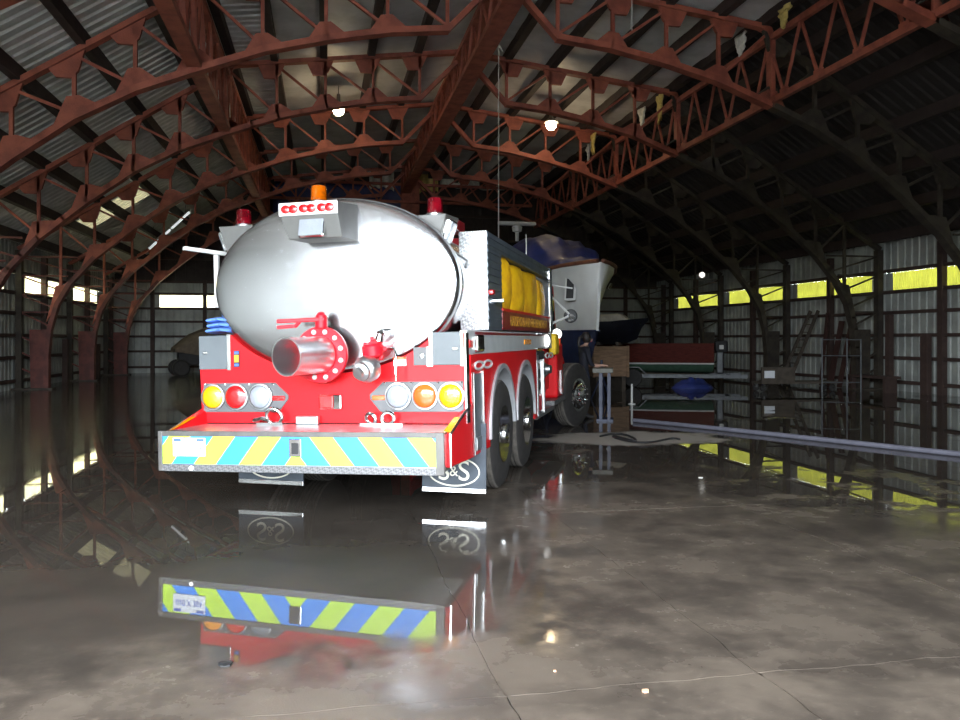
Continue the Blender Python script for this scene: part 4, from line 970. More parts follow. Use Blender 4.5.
# ================================================================== things in the hall
def boat_hull(mb, secs):
    """secs: list of sections, each a list of points keel->rail on the left, mirrored on the right"""
    m = len(secs[0]); rows = []
    for sct in secs:
        row = [(-x, y, z) for x, y, z in reversed(sct)]+[(x, y, z) for x, y, z in sct[1:]]
        rows.append(row)
    n = len(rows[0]); vs = [p for r_ in rows for p in r_]
    fs = [(i*n+k, i*n+k+1, (i+1)*n+k+1, (i+1)*n+k) for i in range(len(rows)-1) for k in range(n-1)]
    fs.append(tuple((len(rows)-1)*n+k for k in range(n)))           # transom
    fs += [((i)*n, (i+1)*n, (i+1)*n+n-1, i*n+n-1) for i in range(len(rows)-1)]   # deck
    return mb.add(vs, fs)
def jack_stand(parent, x, y, h, m='bench_blue'):
    mb = MB(); mb.cyl((x, y, 0.0), (x, y, h), 0.035, 8)
    for k in range(3):
        a = 2*PI*k/3+0.4; mb.tube([(x+0.28*math.cos(a), y+0.28*math.sin(a), 0.02), (x, y, h*0.65)], 0.022, 6)
    return mb.build('jack_stand', m, parent)
# --- white cruiser laid up behind the truck, bow towards the entrance
bt = empty('white_boat', (2.84, 18.9, 0), (0, 0, R(11))); tag(bt, 'large white boat on stands, blue tarp over its wheelhouse, behind the truck cab', 'boat')
secs = []; upper = []
for y, br, bw, zk, zr, fwd in ((0.0, 0.05, 0.03, 1.50, 3.42, 0), (0.35, 0.36, 0.07, 1.15, 3.40, 0), (0.9, 0.70, 0.17, 0.88, 3.37, 0), (1.8, 1.02, 0.42, 0.70, 3.31, 0), (3.0, 1.22, 0.88, 0.62, 3.22, 0), (5.0, 1.34, 1.12, 0.60, 3.08, 0), (8.0, 1.30, 1.15, 0.66, 2.95, 0)):
    rake = 0.35 if y == 0 else (0.25 if y < 0.5 else 0.0)
    zw = 1.80
    secs.append([(0.0, y+rake*1.0, zk), (bw*0.75, y+rake*0.8, zk+(zw-zk)*0.45), (bw, y+rake*0.55, zw)])
    upper.append([(bw, y+rake*0.55, zw), (bw+(br-bw)*0.28, y+rake*0.3, zw+(zr-zw)*0.42), (bw+(br-bw)*0.66, y+rake*0.12, zw+(zr-zw)*0.78), (br, y, zr)])
hb = boat_hull(MB(), secs).build('hull_bottom', 'hull_blue', bt, smooth=True, angle=60)
mb = MB(); rows = [[(-x, y, z) for x, y, z in reversed(s_)]+s_ for s_ in upper]; n = len(rows[0])
mb.add([p for r_ in rows for p in r_], [(i*n+k, i*n+k+1, (i+1)*n+k+1, (i+1)*n+k) for i in range(len(rows)-1) for k in range(n-1) if k != 3]+[tuple((len(rows)-1)*n+k for k in range(n)), tuple(range(n))]+[(i*n, (i+1)*n, (i+1)*n+n-1, i*n+n-1) for i in range(len(rows)-1)])
hu = mb.build('topsides', 'hull_white', bt, smooth=True, angle=55)
for sd in (-1, 1):
    MB().tube([(sd*(s_[-1][0]+0.01), s_[-1][1]-0.02, s_[-1][2]+0.03) for s_ in upper], 0.05, 8).build('cap_rail', 'caprail', bt, smooth=True)
    MB().tube([(sd*(s_[0][0]+0.012), s_[0][1], s_[0][2]) for s_ in upper], 0.028, 6).build('boot_stripe', 'hull_blue', bt, smooth=True)
pr = MB().box(-0.14, 0.14, -0.03, 0.03, -0.30, 0.30).build('hawse_port', 'white_paint', bt, bevel=0.02)
pr.location = (-0.475, 0.82, 2.83); pr.rotation_euler = (R(-12), 0, R(-31))
MB().box(-0.09, 0.09, -0.045, 0.0, -0.25, 0.25).build('port_opening', 'black', pr)
for k in range(2): 
    q_ = MB().bar((0.50+0.08*k, 0.80+0.15*k, 2.85), (0.60+0.08*k, 0.90+0.15*k, 2.97), 0.03, 0.05).build('hull_fitting', 'chrome', bt)
cbm = MB().prism([(2.6, 3.0), (7.4, 2.8), (7.4, 3.8), (3.6, 3.9), (3.2, 3.5)], lambda a, b: (-0.75, a, b), lambda a, b: (0.75, a, b)).build('wheelhouse', 'hull_white', bt, bevel=0.06)
mb = MB(); vs = []; fs = []; na, nu = 20, 26
for i in range(nu+1):
    t = i/nu; y = 1.3+6.4*t; top = interp([(0, 3.42), (0.08, 3.62), (0.20, 3.80), (0.30, 4.3), (0.40, 4.5), (0.6, 4.62), (0.9, 4.45), (1, 4.0)], t)
    hw = interp([(0, 0.5), (0.25, 0.95), (0.5, 1.12), (1, 1.1)], t)
    for j in range(na+1):
        a = PI*j/na; x = -hw*math.cos(a)*(1 if abs(math.cos(a)) < 0.9 else 1.04)
        zz = 3.30+(top-3.30)*math.sin(a)**0.45
        d = 0.22*noise.noise(Vector((x*1.7, y*1.5, zz*1.7)))+0.09*noise.noise(Vector((x*4, y*4, 7)))
        vs.append((x+d*0.6, y, zz+d))
for i in range(nu):
    for j in range(na): k = i*(na+1)+j; fs.append((k, k+1, k+na+2, k+na+1))
MB().add(vs, fs).build('boat_tarp', 'tarp_blue', bt, smooth=True, angle=80)
rd = MB(); rd.lathe([(0.05, 0.0), (0.05, 0.25), (0.13, 0.28), (0.15, 0.40), (0.10, 0.46), (0, 0.46)], (-0.95, 4.4, 4.42), (0, 0, 1), 16)
rd = rd.build('radar_pedestal', 'white_paint', bt, smooth=True)
MB().box(-1.50, -0.4, 4.3, 4.5, 4.87, 4.97).build('radar_scanner', 'white_paint', rd, bevel=0.03)
for x, y in ((-0.75, 2.0), (0.75, 2.0), (-1.1, 5.5), (1.1, 5.5)): jack_stand(bt, x, y, 1.05)
MB().box(-0.12, 0.12, 1.5, 8.3, 0.0, 0.62).build('keel_block', 'wood_grey', bt)
# --- black-hulled boat
b2 = empty('black_boat', (5.20, 24.7, 0.0), (0, 0, R(72))); tag(b2, 'small black-hulled boat with a cream deck resting on the plywood crate', 'boat')
secs = []
for y, br, bw, zk, zr in ((0.0, 0.05, 0.02, 1.95, 2.25), (0.35, 0.35, 0.12, 1.60, 2.22), (0.7, 0.56, 0.33, 1.46, 2.18), (1.1, 0.66, 0.50, 1.44, 2.14), (1.75, 0.66, 0.52, 1.44, 2.12)):
    secs.append([(0, y+(0.2 if y < 0.3 else 0), zk), (bw, y+(0.1 if y < 0.3 else 0), zk+(zr-zk)*0.4), (bw+(br-bw)*0.7, y, zk+(zr-zk)*0.78), (br, y, zr)])
boat_hull(MB(), secs).build('hull', 'hull_black', b2, smooth=True, angle=55)
MB().prism([(0.5, 2.14), (1.6, 2.10), (1.5, 2.36), (0.8, 2.38)], lambda a, b: (-0.45, a, b), lambda a, b: (0.45, a, b)).build('cabin_top', 'cream_deck', b2, bevel=0.08)
for y in (0.9, 1.5): MB().box(-0.4, 0.4, y-0.05, y+0.05, 1.405, 1.50).build('boat_chock', 'wood_grey', b2)
# --- plywood crate on skids
cr = empty('plywood_crate', (3.82, 24.85, 0), (0, 0, R(14))); tag(cr, 'brown plywood crate on skids carrying the small black boat', 'crate')
MB().box(-0.55, 0.55, -0.62, 0.42, 0.46, 1.38).build('crate_body', 'plywood', cr, bevel=0.01)
for x in (-0.55, 0.55):
    for y in (-0.62, 0.42): MB().box(x-0.035, x+0.035, y-0.035, y+0.035, 0.44, 1.40).build('corner_batten', 'plywood', cr)
for x in (-0.42, 0.42): MB().box(x-0.06, x+0.06, -0.62, 0.42, 0.0, 0.46).build('skid', 'wood_grey', cr)
# --- white marker stake
sk_ = MB().lathe([(0.028, 0), (0.028, 0.48), (0.02, 0.5), (0, 0.5)], (3.72, 19.6, 0), (0, 0, 1), 10)
sk_.lathe([(0.09, 0), (0.09, 0.02), (0.03, 0.03), (0.028, 0.03)], (3.72, 19.6, 0), (0, 0, 1), 14)
tag(sk_.build('marker_post', 'white_paint', smooth=True), 'short white marker post standing on the wet floor by the crate', 'post')
# --- mahogany runabout on a trailer
rb = empty('runabout_boat', (6.25, 27.4, 0), (0, 0, R(82))); tag(rb, 'red-brown wooden runabout with white stripe and green bottom on a boat trailer', 'boat')
secs = []; ups = []
for y, br, bw, zk, zr in ((2.9, 0.04, 0.02, 0.78, 1.40), (2.4, 0.35, 0.18, 0.62, 1.42), (1.6, 0.66, 0.48, 0.52, 1.44), (0.4, 0.82, 0.72, 0.46, 1.45), (-1.6, 0.80, 0.76, 0.44, 1.46)):
    secs.append([(0, y, zk), (bw*0.8, y, zk+0.1), (bw, y, 0.78)]); ups.append([(bw, y, 0.78), (bw+(br-bw)*0.5, y, 1.1), (br, y, zr)])
boat_hull(MB(), secs).build('hull_bottom', 'hull_green', rb, smooth=True, angle=60)
rows = [[(-x, y, z) for x, y, z in reversed(s_)]+s_ for s_ in ups]; n = 6
MB().add([p for r_ in rows for p in r_], [(i*n+k, i*n+k+1, (i+1)*n+k+1, (i+1)*n+k) for i in range(len(rows)-1) for k in range(n-1) if k != 2]+[tuple((len(rows)-1)*n+k for k in range(n))]+[(i*n, (i+1)*n, (i+1)*n+n-1, i*n+n-1) for i in range(len(rows)-1)]).build('topsides', 'mahogany', rb, smooth=True, angle=50)
for sd in (-1, 1): MB().tube([(sd*(s_[0][0]+0.012), s_[0][1], s_[0][2]) for s_ in ups], 0.03, 6).build('white_stripe', 'white_paint', rb, smooth=True)
for k, (y, w_) in enumerate(((-1.0, 0.16), (-0.66, 0.08))): MB().box(0.80-0.02, 0.825, y-w_, y+w_*0.4, 1.28, 1.36).build('registration_mark', 'plate_white', rb)
om = MB().box(-0.22, 0.22, -2.15, -1.72, 1.15, 1.55).build('outboard_motor', 'chassis_black', rb, bevel=0.08)
MB().box(-0.09, 0.09, -2.0, -1.8, 0.45, 1.2).build('motor_leg', 'trailer_grey', om, bevel=0.03)
MB().box(-0.23, 0.23, -2.0, -1.85, 1.25, 1.40).build('motor_band', 'white_paint', om, bevel=0.02)
tr_ = empty('boat_trailer', (6.25, 27.4, 0), (0, 0, R(82))); tag(tr_, 'grey galvanised two-axle boat trailer under the wooden runabout', 'trailer')
mb = MB()
for sd in (-1, 1): mb.bar((sd*0.62, -2.7, 0.36), (sd*0.62, 2.3, 0.36), 0.08, 0.12)
for y in (-2.2, -0.6, 0.8, 2.2): mb.bar((-0.62, y, 0.36), (0.62, y, 0.36), 0.07, 0.08)
mb.build('trailer_frame', 'trailer_grey', tr_)
for sd in (-1, 1):
    for y in (1.05, 1.75):
        w_ = MB().lathe([(0.16, -0.09), (0.29, -0.10), (0.31, -0.06), (0.31, 0.06), (0.29, 0.10), (0.16, 0.09)], (sd*0.92, y, 0.31), (1, 0, 0), 24).build('trailer_wheel', 'rubber', tr_, smooth=True)
        MB().lathe([(0.0, 0.03), (0.09, 0.04), (0.16, 0.085), (0.165, 0.06), (0.165, -0.09), (0, -0.09)], (sd*0.92, y, 0.31), (sd, 0, 0), 20).build('wheel_rim', 'white_paint', w_, smooth=True)
    gd = MB(); pts = [(0.6, 0.42), (0.85, 0.66), (1.95, 0.66), (2.2, 0.42)]
    for (a, b), (c_, d_) in zip(pts, pts[1:]): gd.bar((sd*0.92, a, b), (sd*0.92, c_, d_), 0.24, 0.03)
    gd.build('mudguard', 'trailer_grey', tr_)
    MB().bar((sd*0.4, -1.4, 0.40), (sd*0.4, 2.0, 0.46), 0.08, 0.05).build('hull_bunk', 'wood_grey', tr_)
tb = MB(); vs = []; fs = []
for i in range(9):
    for k in range(20):
        rr = 0.62*(i+0.4)/9; a_ = 2*PI*k/20; x_, y_ = rr*1.2*math.cos(a_), rr*0.6*math.sin(a_)
        vs.append((x_, y_, max(0.0, (0.30 if i < 8 else 0.0)*(1-(i/8.5)**2)+(0.16*noise.noise(Vector((x_*5, y_*5, 2))) if i < 8 else 0))))
for i in range(8):
    for k in range(20): fs.append((i*20+k, i*20+(k+1) % 20, (i+1)*20+(k+1) % 20, (i+1)*20+k))
fs.append(tuple(range(20))); fs.append(tuple(160+k for k in range(19, -1, -1))); tb.add(vs, fs)
tb = tb.build('blue_tarp_bundle', 'tarp_blue', smooth=True, angle=60); tb.location = (6.9, 26.0, 0)
tag(tb, 'crumpled bright blue tarp lying on the floor under the boat trailer', 'tarp')
# --- low cart with white board, and tall pipe rack
ct = empty('flat_cart', (9.7, 24.6, 0), (0, 0, R(6))); tag(ct, 'low wooden flat cart on casters with a white board on its end', 'cart')
MB().box(-1.25, 1.2, -0.35, 0.35, 0.24, 0.31).build('cart_deck', 'wood_grey', ct)
for x in (-1.15, 1.05):
    for y in (-0.25, 0.25):
        w_ = MB().lathe([(0.03, -0.03), (0.10, -0.03), (0.11, 0.0), (0.10, 0.03), (0.03, 0.03)], (x, y, 0.11), (0, 1, 0), 16).build('caster_wheel', 'rubber', ct, smooth=True)
        MB().box(x-0.03, x+0.03, y-0.05, y+0.05, 0.12, 0.25).build('caster_fork', 'chrome', w_)
MB().box(-1.18, -0.86, -0.40, -0.37, 0.42, 0.64).build('white_board', 'plate_white', ct)
MB().box(-1.25, -0.2, -0.36, -0.30, 0.30, 0.75).build('cart_end', 'wood_grey', ct)
rk = empty('pipe_rack', (10.95, 24.0, 0), (0, 0, R(8))); tag(rk, 'tall thin metal pipe rack standing at the end of the flat cart', 'rack')
for i, (x, y, h) in enumerate(((-0.62, 0.2, 1.62), (0.0, -0.1, 1.62), (0.45, -0.1, 1.60))): MB().cyl((x, y, 0), (x, y, h), 0.022, 8).build('rack_pole', 'trailer_grey', rk)
for z in (0.3, 1.1, 1.58): MB().tube([(-0.62, 0.2, z), (0.0, -0.1, z), (0.45, -0.1, z)], 0.016, 6).build('rack_rail', 'trailer_grey', rk)
# --- step ladder and planks against the right wall
ld = empty('wooden_ladder', to_world(16.2, 25.6), (0, 0, TH)); tag(ld, 'weathered wooden ladder leaning against the right wall behind the flat cart', 'ladder')
for s_ in (-0.28, 0.28): MB().bar((-0.3, s_, 0.02), (0.9, s_*0.8, 2.6), 0.05, 0.11).build('ladder_rail', 'wood_grey', ld)
for k in range(9):
    t = (k+0.7)/9.5; MB().bar((-0.3+1.2*t, -0.27, 0.02+2.58*t), (-0.3+1.2*t, 0.27, 0.02+2.58*t), 0.09, 0.03).build('ladder_rung', 'wood_grey', ld)
for i, (u, v, ln, lean_, w_) in enumerate(((24.0, 16.6, 2.2, 0.35, 0.26), (23.5, 16.6, 2.05, 0.4, 0.22), (24.5, 16.6, 2.5, 0.3, 0.15), (23.0, 16.65, 1.8, 0.3, 0.2))):
    o = MB().bar((0, 0, 0.02), (lean_, 0.1*(i-1.5), ln), 0.04, w_, up=(0, 1, 0)).build('leaning_plank', 'wood_red'); o.location = to_world(v, u); o.rotation_euler = TURN
    tag(o, ['wide dark red plank leaning on the right wall behind the pipe rack', 'second widest red plank leaning right beside the pipe rack', 'tallest and narrowest red plank leaning on the right wall by the ladder', 'shortest red plank leaning on the right wall next to an arch leg'][i], 'plank', 'planks leaning on the right wall')
for i, (u, v, h, w_) in enumerate(((21.7, 17.05, 2.35, 0.10), (20.15, 17.02, 1.75, 0.14))):
    o = MB().box(-0.08, 0.08, -w_, w_, 0, h).build('loose_post', 'girt_wood', bevel=0.01); o.location = to_world(v, u); o.rotation_euler = TURN
    tag(o, ['slim dark timber standing against the pale right wall beside a planked bench', 'thick short dark timber standing against the pale right wall'][i], 'timber')
o = empty('low_bench', to_world(16.4, 21.6), TURN); tag(o, 'low dark wooden bench along the right wall', 'bench')
MB().box(-0.25, 0.25, -0.9, 0.9, 0.42, 0.50).build('bench_seat', 'girt_wood', o)
for y in (-0.75, 0.75): MB().box(-0.2, 0.2, y-0.05, y+0.05, 0, 0.42).build('bench_leg', 'girt_wood', o)
for i, (u, v, h) in enumerate(((28.0, -9.1, 1.55), (31.4, -9.2, 1.6), (35.6, -9.2, 1.4))):
    o = MB().box(-0.09, 0.09, -0.11, 0.11, 0, h).build('loose_post', 'girt_wood', bevel=0.01); o.location = to_world(v, u); o.rotation_euler = TURN
    tag(o, ['dark timber post by the left wall just outside the third arch leg from the end', 'tallest dark timber post against the left wall between two arch legs', 'shortest dark timber post against the left wall near the far corner'][i], 'timber', 'timber posts along the left wall')
# --- covered machine at the far left
mc = empty('covered_tractor', to_world(-5.4, 36.5), (0, 0, TH+R(20))); tag(mc, 'tan canvas-covered machine on black wheels by the far wall', 'machine')
vs = []; fs = []
for i in range(9):
    t = i/8; x = -1.0+2.6*t; top = interp([(0, 1.3), (0.2, 1.75), (0.55, 2.15), (1, 1.7)], t); bot = interp([(0, 1.05), (0.4, 0.9), (1, 0.75)], t)
    for (y, z) in ((-0.5, bot), (-0.55, (bot+top)/2), (-0.4, top-0.1), (0, top), (0.4, top-0.1), (0.55, (bot+top)/2), (0.5, bot)): vs.append((x, y, z+0.05*noise.noise(Vector((x*2, y*2, z)))))
for i in range(8):
    for k in range(6): a = i*7+k; fs.append((a, a+1, a+8, a+7))
    fs.append((i*7, i*7+7, i*7+13, i*7+6))
fs += [tuple(range(7)), tuple(56+k for k in range(7))]
MB().add(vs, fs).build('canvas_cover', 'tan_canvas', mc, smooth=True, angle=50)
for x, r_ in ((-0.75, 0.36), (0.9, 0.6)):
    for y in (-0.5, 0.5): MB().lathe([(0.0, -0.1), (r_*0.8, -0.12), (r_, -0.06), (r_, 0.06), (r_*0.8, 0.12), (0, 0.1)], (x, y, r_), (0, 1, 0), 22).build('machine_wheel', 'rubber', mc, smooth=True)
MB().box(-0.8, 1.1, -0.25, 0.25, 0.5, 1.0).build('machine_frame', 'chassis_black', mc)
# --- hose lying on the floor and black hose by the wheel
pts = []
for k in range(40):
    t = k/39; a = Vector((2.95, 15.3)).lerp(Vector((6.9, 10.35)), t); pts.append((a.x+0.12*math.sin(t*3.0), a.y+0.08*math.sin(t*5+1), 0.04))
pts += [(7.6, 9.6, 0.04), (8.6, 8.7, 0.04)]
hs_ = MB().tube(pts, 0.038, 10).build('supply_hose', 'hose_grey', smooth=True); tag(hs_, 'pale grey supply hose lying straight across the wet floor', 'hose')
pts = [(1.95+0.5*math.sin(t*0.9)*0.6+0.10*t, 13.0+0.35*math.sin(t*1.7)-0.08*t, 0.02+0.012*abs(math.sin(t*1.2))) for t in [k*0.2 for k in range(45)]]
hk = MB().tube(pts, 0.016, 6).build('black_cable', 'black', smooth=True); tag(hk, 'thin black cable curled on the dry patch of floor by the front wheel', 'cable')
# --- work stand next to the person
ws = empty('work_stand', (2.42, 15.75, 0), (0, 0, R(-10))); tag(ws, 'grey-topped work stand on blue legs beside the person', 'stand')
MB().box(-0.20, 0.20, -0.25, 0.25, 0.94, 1.03).build('stand_top', 'bench_top', ws, bevel=0.01)
for x in (-0.04, 0.12):
    for y in (-0.18, 0.18): MB().box(x-0.03, x+0.03, y-0.03, y+0.03, 0, 0.94).build('stand_leg', 'bench_blue', ws)
MB().box(-0.12, 0.2, -0.22, 0.22, 0.0, 0.04).build('stand_foot', 'bench_blue', ws)
# --- person
def skinned(name, pts, edges, mats, parent, sub=2):
    me = bpy.data.meshes.new(name); me.from_pydata([p[:3] for p in pts], edges, [])
    o = bpy.data.objects.new(name, me); C.objects.link(o)
    o.modifiers.new('skin', 'SKIN'); sk2 = me.skin_vertices[0].data
    for i, p in enumerate(pts): sk2[i].radius = (p[3], p[4] if len(p) > 4 else p[3])
    sk2[0].use_root = True
    ss = o.modifiers.new('sub', 'SUBSURF'); ss.levels = sub; ss.render_levels = sub
    dg = bpy.context.evaluated_depsgraph_get(); m2 = bpy.data.meshes.new_from_object(o.evaluated_get(dg))
    bpy.data.objects.remove(o); m2.materials.clear()
    for k in mats: m2.materials.append(M[k])
    for p in m2.polygons: p.use_smooth = True
    r_ = bpy.data.objects.new(name, m2); C.objects.link(r_); r_.parent = parent
    return r_
ps = empty('person', (2.10, 16.15, 0), (0, 0, R(-75))); tag(ps, 'person with dark ponytail in a navy shirt standing behind the front wheel, looking down', 'person')
# local: x right, y forward (facing +y)
pts = [(0, 0, 0.96, 0.135, 0.10), (0, -0.01, 1.12, 0.125, 0.095), (0, -0.01, 1.28, 0.15, 0.10), (0, 0.0, 1.40, 0.13, 0.085), (0, 0.03, 1.47, 0.05), (0, 0.06, 1.53, 0.04), (0, 0.085, 1.59, 0.078, 0.085), (0, 0.08, 1.64, 0.066, 0.075)]
E_ = [(i, i+1) for i in range(7)]
def addchain(frm, chain):
    i0 = frm
    for c_ in chain: pts.append(c_); E_.append((i0, len(pts)-1)); i0 = len(pts)-1
    return i0
for sd in (-1, 1):
    addchain(0, [(sd*0.10, 0.0, 0.86, 0.09), (sd*0.11, 0.02, 0.50, 0.062), (sd*0.11, -0.01, 0.30, 0.058), (sd*0.11, -0.02, 0.09, 0.042), (sd*0.115, 0.06, 0.045, 0.042), (sd*0.12, 0.17, 0.035, 0.034)])
    h_ = addchain(3, [(sd*0.17, 0.0, 1.39, 0.062), (sd*0.21, 0.02, 1.22, 0.050), (sd*0.22, 0.06, 1.09, 0.042), (sd*0.19, 0.20, 1.06, 0.036), (sd*0.17, 0.30, 1.07, 0.027), (sd*0.165, 0.36, 1.07, 0.032, 0.02)])
    for k in range(4): addchain(h_, [(sd*(0.14+0.018*k), 0.42, 1.065, 0.010), (sd*(0.14+0.018*k), 0.45-0.006*abs(k-1.5), 1.045, 0.009)])
    addchain(h_, [(sd*0.135, 0.375, 1.055, 0.010), (sd*0.125, 0.405, 1.045, 0.009)])
bd = skinned('body', pts, E_, ['navy_cloth', 'jeans', 'skin', 'rubber'], ps)
for p in bd.data.polygons:
    c_ = p.center
    if c_.z < 0.085: p.material_index = 3
    elif c_.z < 0.97 and abs(c_.y) < 0.17: p.material_index = 1
    elif c_.z > 1.45 or c_.y > 0.13: p.material_index = 2
fc = MB(); fc.lathe([(0.0, 0.03), (0.012, 0.0), (0.016, -0.03), (0, -0.035)], (0, 0.172, 1.585), (0, 0.25, 1), 8); fc.build('nose', 'skin', ps, smooth=True)
for sd in (-1, 1):
    MB().lathe([(0, -0.006), (0.011, 0), (0, 0.006)], (sd*0.030, 0.158, 1.612), (0, 1, 0), 10).build('eye', 'black', ps, smooth=True)
    MB().lathe([(0, -0.01), (0.022, 0), (0, 0.01)], (sd*0.083, 0.075, 1.60), (1, 0, 0), 10, 0.7, 1.3).build('ear', 'skin', ps, smooth=True)
MB().box(-0.022, 0.022, 0.150, 0.163, 1.540, 1.548).build('mouth', 'lens_red', ps)
hr = MB(); hr.lathe([(0.0, 0.115), (0.055, 0.100), (0.088, 0.05), (0.096, -0.01), (0.09, -0.07), (0.06, -0.11), (0, -0.12)], (0, 0.045, 1.635), (0, -0.35, 1), 20)
hr.tube([(0, -0.04, 1.66), (0, -0.10, 1.62), (0, -0.12, 1.52), (0, -0.11, 1.42)], [0.03, 0.036, 0.032, 0.012], 10)
hr.build('hair', 'hair', ps, smooth=True)
# --- ceiling lamps
for i, (v, u) in enumerate(((0.45, 25.0), (7.35, 25.4))):
    c = to_world(v, u, 0); zc = 8.72; ztop = 9.95-abs(v-VC)*0.124-0.1
    lp = empty('pendant_lamp', (c.x, c.y, zc)); tag(lp, ['lit pendant lamp under the roof left of the ridge truss', 'lit pendant lamp under the roof right of the ridge truss'][i], 'lamp', 'pendant lamps')
    MB().lathe([(0.04, 0.42), (0.055, 0.40), (0.055, 0.22), (0.08, 0.16), (0.22, 0.02), (0.225, 0.0), (0.21, 0.01), (0.07, 0.15), (0, 0.15)], (0, 0, 0), (0, 0, 1), 24).build('lamp_shade', 'lamp_metal', lp, smooth=True)
    MB().lathe([(0, 0.14), (0.06, 0.12), (0.12, 0.04), (0.17, -0.08), (0.15, -0.17), (0.08, -0.23), (0, -0.245)], (0, 0, 0), (0, 0, 1), 18).build('lamp_bulb', 'bulb', lp, smooth=True)
    MB().cyl((0, 0, 0.42), (0, 0, ztop-zc), 0.01, 6).build('lamp_cord', 'black', lp)
    ld_ = bpy.data.lights.new('lamp_light', 'POINT'); ld_.energy = 25; ld_.color = (1.0, 0.72, 0.42); ld_.shadow_soft_size = 0.13
    lo = bpy.data.objects.new('lamp_light', ld_); C.objects.link(lo); lo.location = (c.x, c.y, zc-0.45)
c = to_world(13.0, 26.0); c = Vector((9.17, 33.0, 0))
sl_ = empty('spot_lamp', (8.33, 30.0, 4.02)); tag(sl_, 'small lit spot lamp fixed high at the back of the right wall', 'lamp')
MB().lathe([(0.06, 0), (0.11, 0.1), (0.12, 0.16), (0.1, 0.12), (0, 0.10)], (0, 0, 0), (-0.3, -1, -0.2), 18).build('lamp_housing', 'lamp_metal', sl_, smooth=True)
MB().lathe([(0.09, 0.125), (0.05, 0.145), (0, 0.15)], (0, 0, 0), (-0.3, -1, -0.2), 18).build('lamp_face', 'scene_light', sl_, smooth=True)
MB().cyl((0, 0.02, 0), (0, 0.02, 2.0), 0.015, 6).build('lamp_stem', 'black', sl_)
fl_ = empty('strip_light', to_world(-6.35, 35.4, 6.15), TURN); tag(fl_, 'slanting white fluorescent strip light below the left roof slope', 'lamp')
for k, (t0, t1) in enumerate(((-0.5, 0.02), (0.06, 0.5))):
    a_, b_ = Vector((1.7*t0, -0.6*t0, 1.5*t0)), Vector((1.7*t1, -0.6*t1, 1.5*t1))
    MB().bar(a_+Vector((0, 0, 0.07)), b_+Vector((0, 0, 0.07)), 0.14, 0.06).build('light_tray', 'lamp_metal', fl_)
    MB().tube([a_, b_], 0.05, 10).build('light_tube', 'strip_glow', fl_, smooth=True)
for t in (-0.4, 0.4): MB().cyl((1.7*t, -0.6*t, 1.5*t+0.08), (1.7*t, -0.6*t, 1.5*t+0.95-0.35*t), 0.01, 6).build('light_hanger', 'black', fl_)
# --- ropes hanging from the roof
o = MB(); o.tube([(0.1, 0.02, -0.18), (0.02, 0.0, -0.02), (0, 0, -0.03), (0, 0, -1.2), (0, 0, -5.3)], 0.014, 6)
o = o.build('hanging_rope', 'rope', smooth=True); o.location = to_world(4.13, 18.8, 8.7); tag(o, 'long pale rope hanging from the ridge truss', 'rope')
o = MB(); o.tube([(0, 0, 1.2), (0, 0, 0.5), (0, 0, 0)], 0.014, 6); o.lathe([(0.0, -0.03), (0.022, 0), (0, 0.03)], (0, 0, 0), (0, 0, 1), 8)
o = o.build('hanging_rope', 'rope', smooth=True); o.location = to_world(6.4, 16.0, 8.15); tag(o, 'short pale rope hanging beside an arch gusset right of the ridge', 'rope')
# --- torn insulation along the right lengthwise truss
def tatter(v, u, z, w, h, m, label, seed):
    vs = []; fs = []; nx, nz = 6, 6
    for i in range(nx+1):
        for j in range(nz+1):
            s_, t = i/nx, j/nz; nz_ = noise.noise(Vector((s_*3+seed, t*3, seed)))
            ww = w*(1-0.55*t)+0.1*nz_
            vs.append((0.10*noise.noise(Vector((s_*2, t*4, seed+9))), (s_-0.5)*ww, -h*t*(0.7+0.5*abs(noise.noise(Vector((s_*5, seed, 2)))))))
    for i in range(nx):
        for j in range(nz): k = i*(nz+1)+j; fs.append((k, k+1, k+nz+2, k+nz+1))
    o = MB().add(vs, fs).build('torn_insulation', m, smooth=True); o.location = to_world(v, u, z); o.rotation_euler = TURN
    md = o.modifiers.new('thick', 'SOLIDIFY'); md.thickness = 0.06
    tag(o, label, 'insulation')
tatter(10.0, 17.9, 9.0, 0.5, 0.55, 'tatter_white', 'white torn insulation scrap hanging beside the first rounded truss corner', 1)
tatter(10.05, 16.2, 9.0, 0.45, 0.6, 'tatter_yellow', 'yellow torn insulation scrap hanging near the entrance end of the zigzag truss', 2)
tatter(10.0, 22.7, 8.98, 0.45, 1.0, 'tatter_yellow', 'long yellow insulation scrap hanging below the second rounded truss corner', 3)
tatter(10.05, 24.2, 9.0, 0.5, 0.8, 'tatter_white', 'white torn insulation scrap hanging deeper in beside the yellow one', 4)
tatter(9.4, 27.2, 8.9, 0.5, 0.9, 'tatter_yellow', 'ragged yellow insulation scrap hanging above the third arch chord', 5)
tatter(9.6, 28.3, 9.0, 0.5, 0.8, 'tatter_white', 'ragged white insulation scrap hanging above the third arch chord', 6)
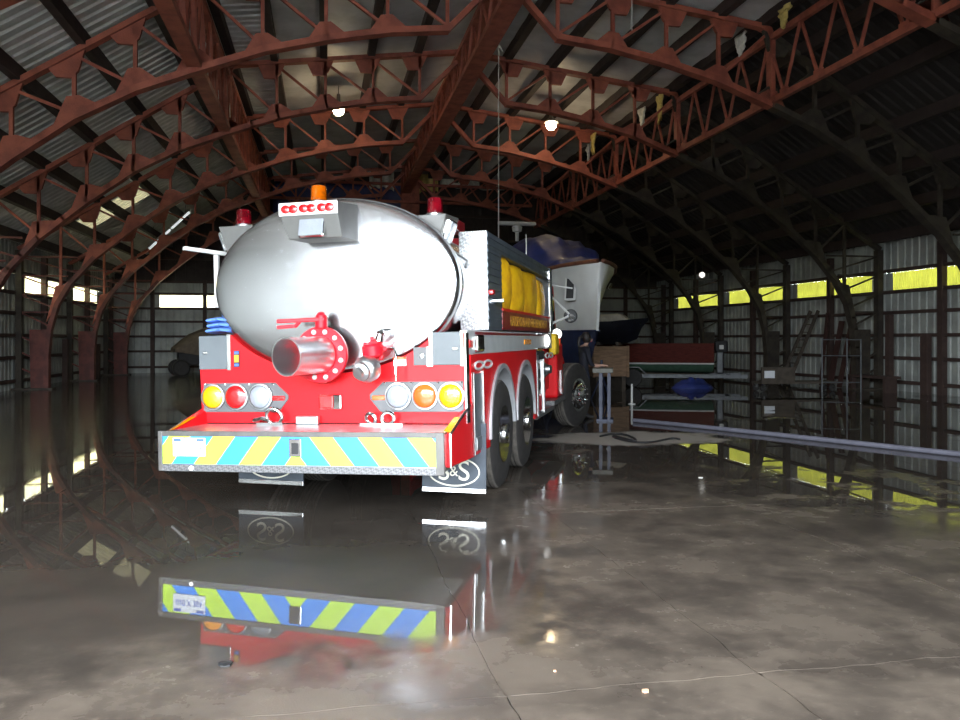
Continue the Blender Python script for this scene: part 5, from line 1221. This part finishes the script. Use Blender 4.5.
# --- blue tarp and white sheets hung on the far gable
def hung(name, v0, v1, z0, z1, m, label, cat, du=0.3, seed=0):
    vs = []; fs = []; nx, nz = 24, 8
    for i in range(nx+1):
        for j in range(nz+1):
            s_, t = i/nx, j/nz
            e = 0.25*noise.noise(Vector((s_*4, seed, 0.5)))*(1-t)
            vs.append((v0+(v1-v0)*s_, UE-du-0.06*math.sin(s_*18+seed)*(1-t*0.6), z0+e+(z1-z0-e)*t))
    for i in range(nx):
        for j in range(nz): k = i*(nz+1)+j; fs.append((k, k+1, k+nz+2, k+nz+1))
    o = MB().add(vs, fs).build(name, m, smooth=True); o.rotation_euler = TURN
    md = o.modifiers.new('thick', 'SOLIDIFY'); md.thickness = 0.02
    return tag(o, label, cat)
hung('gable_tarp', -2.4, 4.0, 7.2, 9.25, 'tarp_navy', 'dark blue tarp hung across the left half of the far gable', 'tarp', 0.3, 1)
hung('gable_sheet', -2.2, -0.1, 9.3, 9.75, 'tatter_white', 'long white insulation sheet left of the ridge at the far gable top', 'sheet', 0.4, 2)
hung('gable_sheet', 2.2, 3.4, 8.95, 9.95, 'tatter_white', 'torn white insulation sheet just left of the ridge post at the far gable', 'sheet', 0.4, 3)
hung('gable_sheet', 4.6, 5.6, 8.95, 9.8, 'tatter_yellow', 'torn yellowish insulation sheet just right of the ridge post at the far gable', 'sheet', 0.4, 4)
hung('gable_sheet', 5.7, 9.2, 9.2, 9.6, 'tatter_white', 'long white insulation sheet right of the ridge at the far gable top', 'sheet', 0.4, 5)
# --- litter on the floor
def flake(x, y, r_, m, label, cat, seed, group=None):
    pts = [(r_*(0.6+0.5*abs(noise.noise(Vector((k*1.3, seed, 0)))))*math.cos(2*PI*k/9), r_*(0.6+0.5*abs(noise.noise(Vector((k*1.7, seed, 4)))))*math.sin(2*PI*k/9)) for k in range(9)]
    o = MB().prism(pts, lambda a, b: (a, b, 0.0), lambda a, b: (a, b, 0.006+0.3*abs(a)*0.4)).build('dry_leaf' if cat == 'leaf' else 'litter_scrap', m); o.location = (x, y, 0.0); tag(o, label, cat, group)
flake(0.75, 3.63, 0.026, 'leaf_brown', 'curled dry brown leaf on the floor by the wide cracked joint', 'leaf', 1)
flake(0.36, 3.85, 0.012, 'leaf_brown', 'tiny orange-brown leaf on the floor near the joint crossing', 'leaf', 2)
flake(2.54, 9.21, 0.035, 'white_paint', 'small white scrap on the wet floor in front of the hose', 'scrap', 3)
flake(-1.25, 3.93, 0.05, 'black', 'dark scrap on the damp floor behind the rear step', 'scrap', 4)
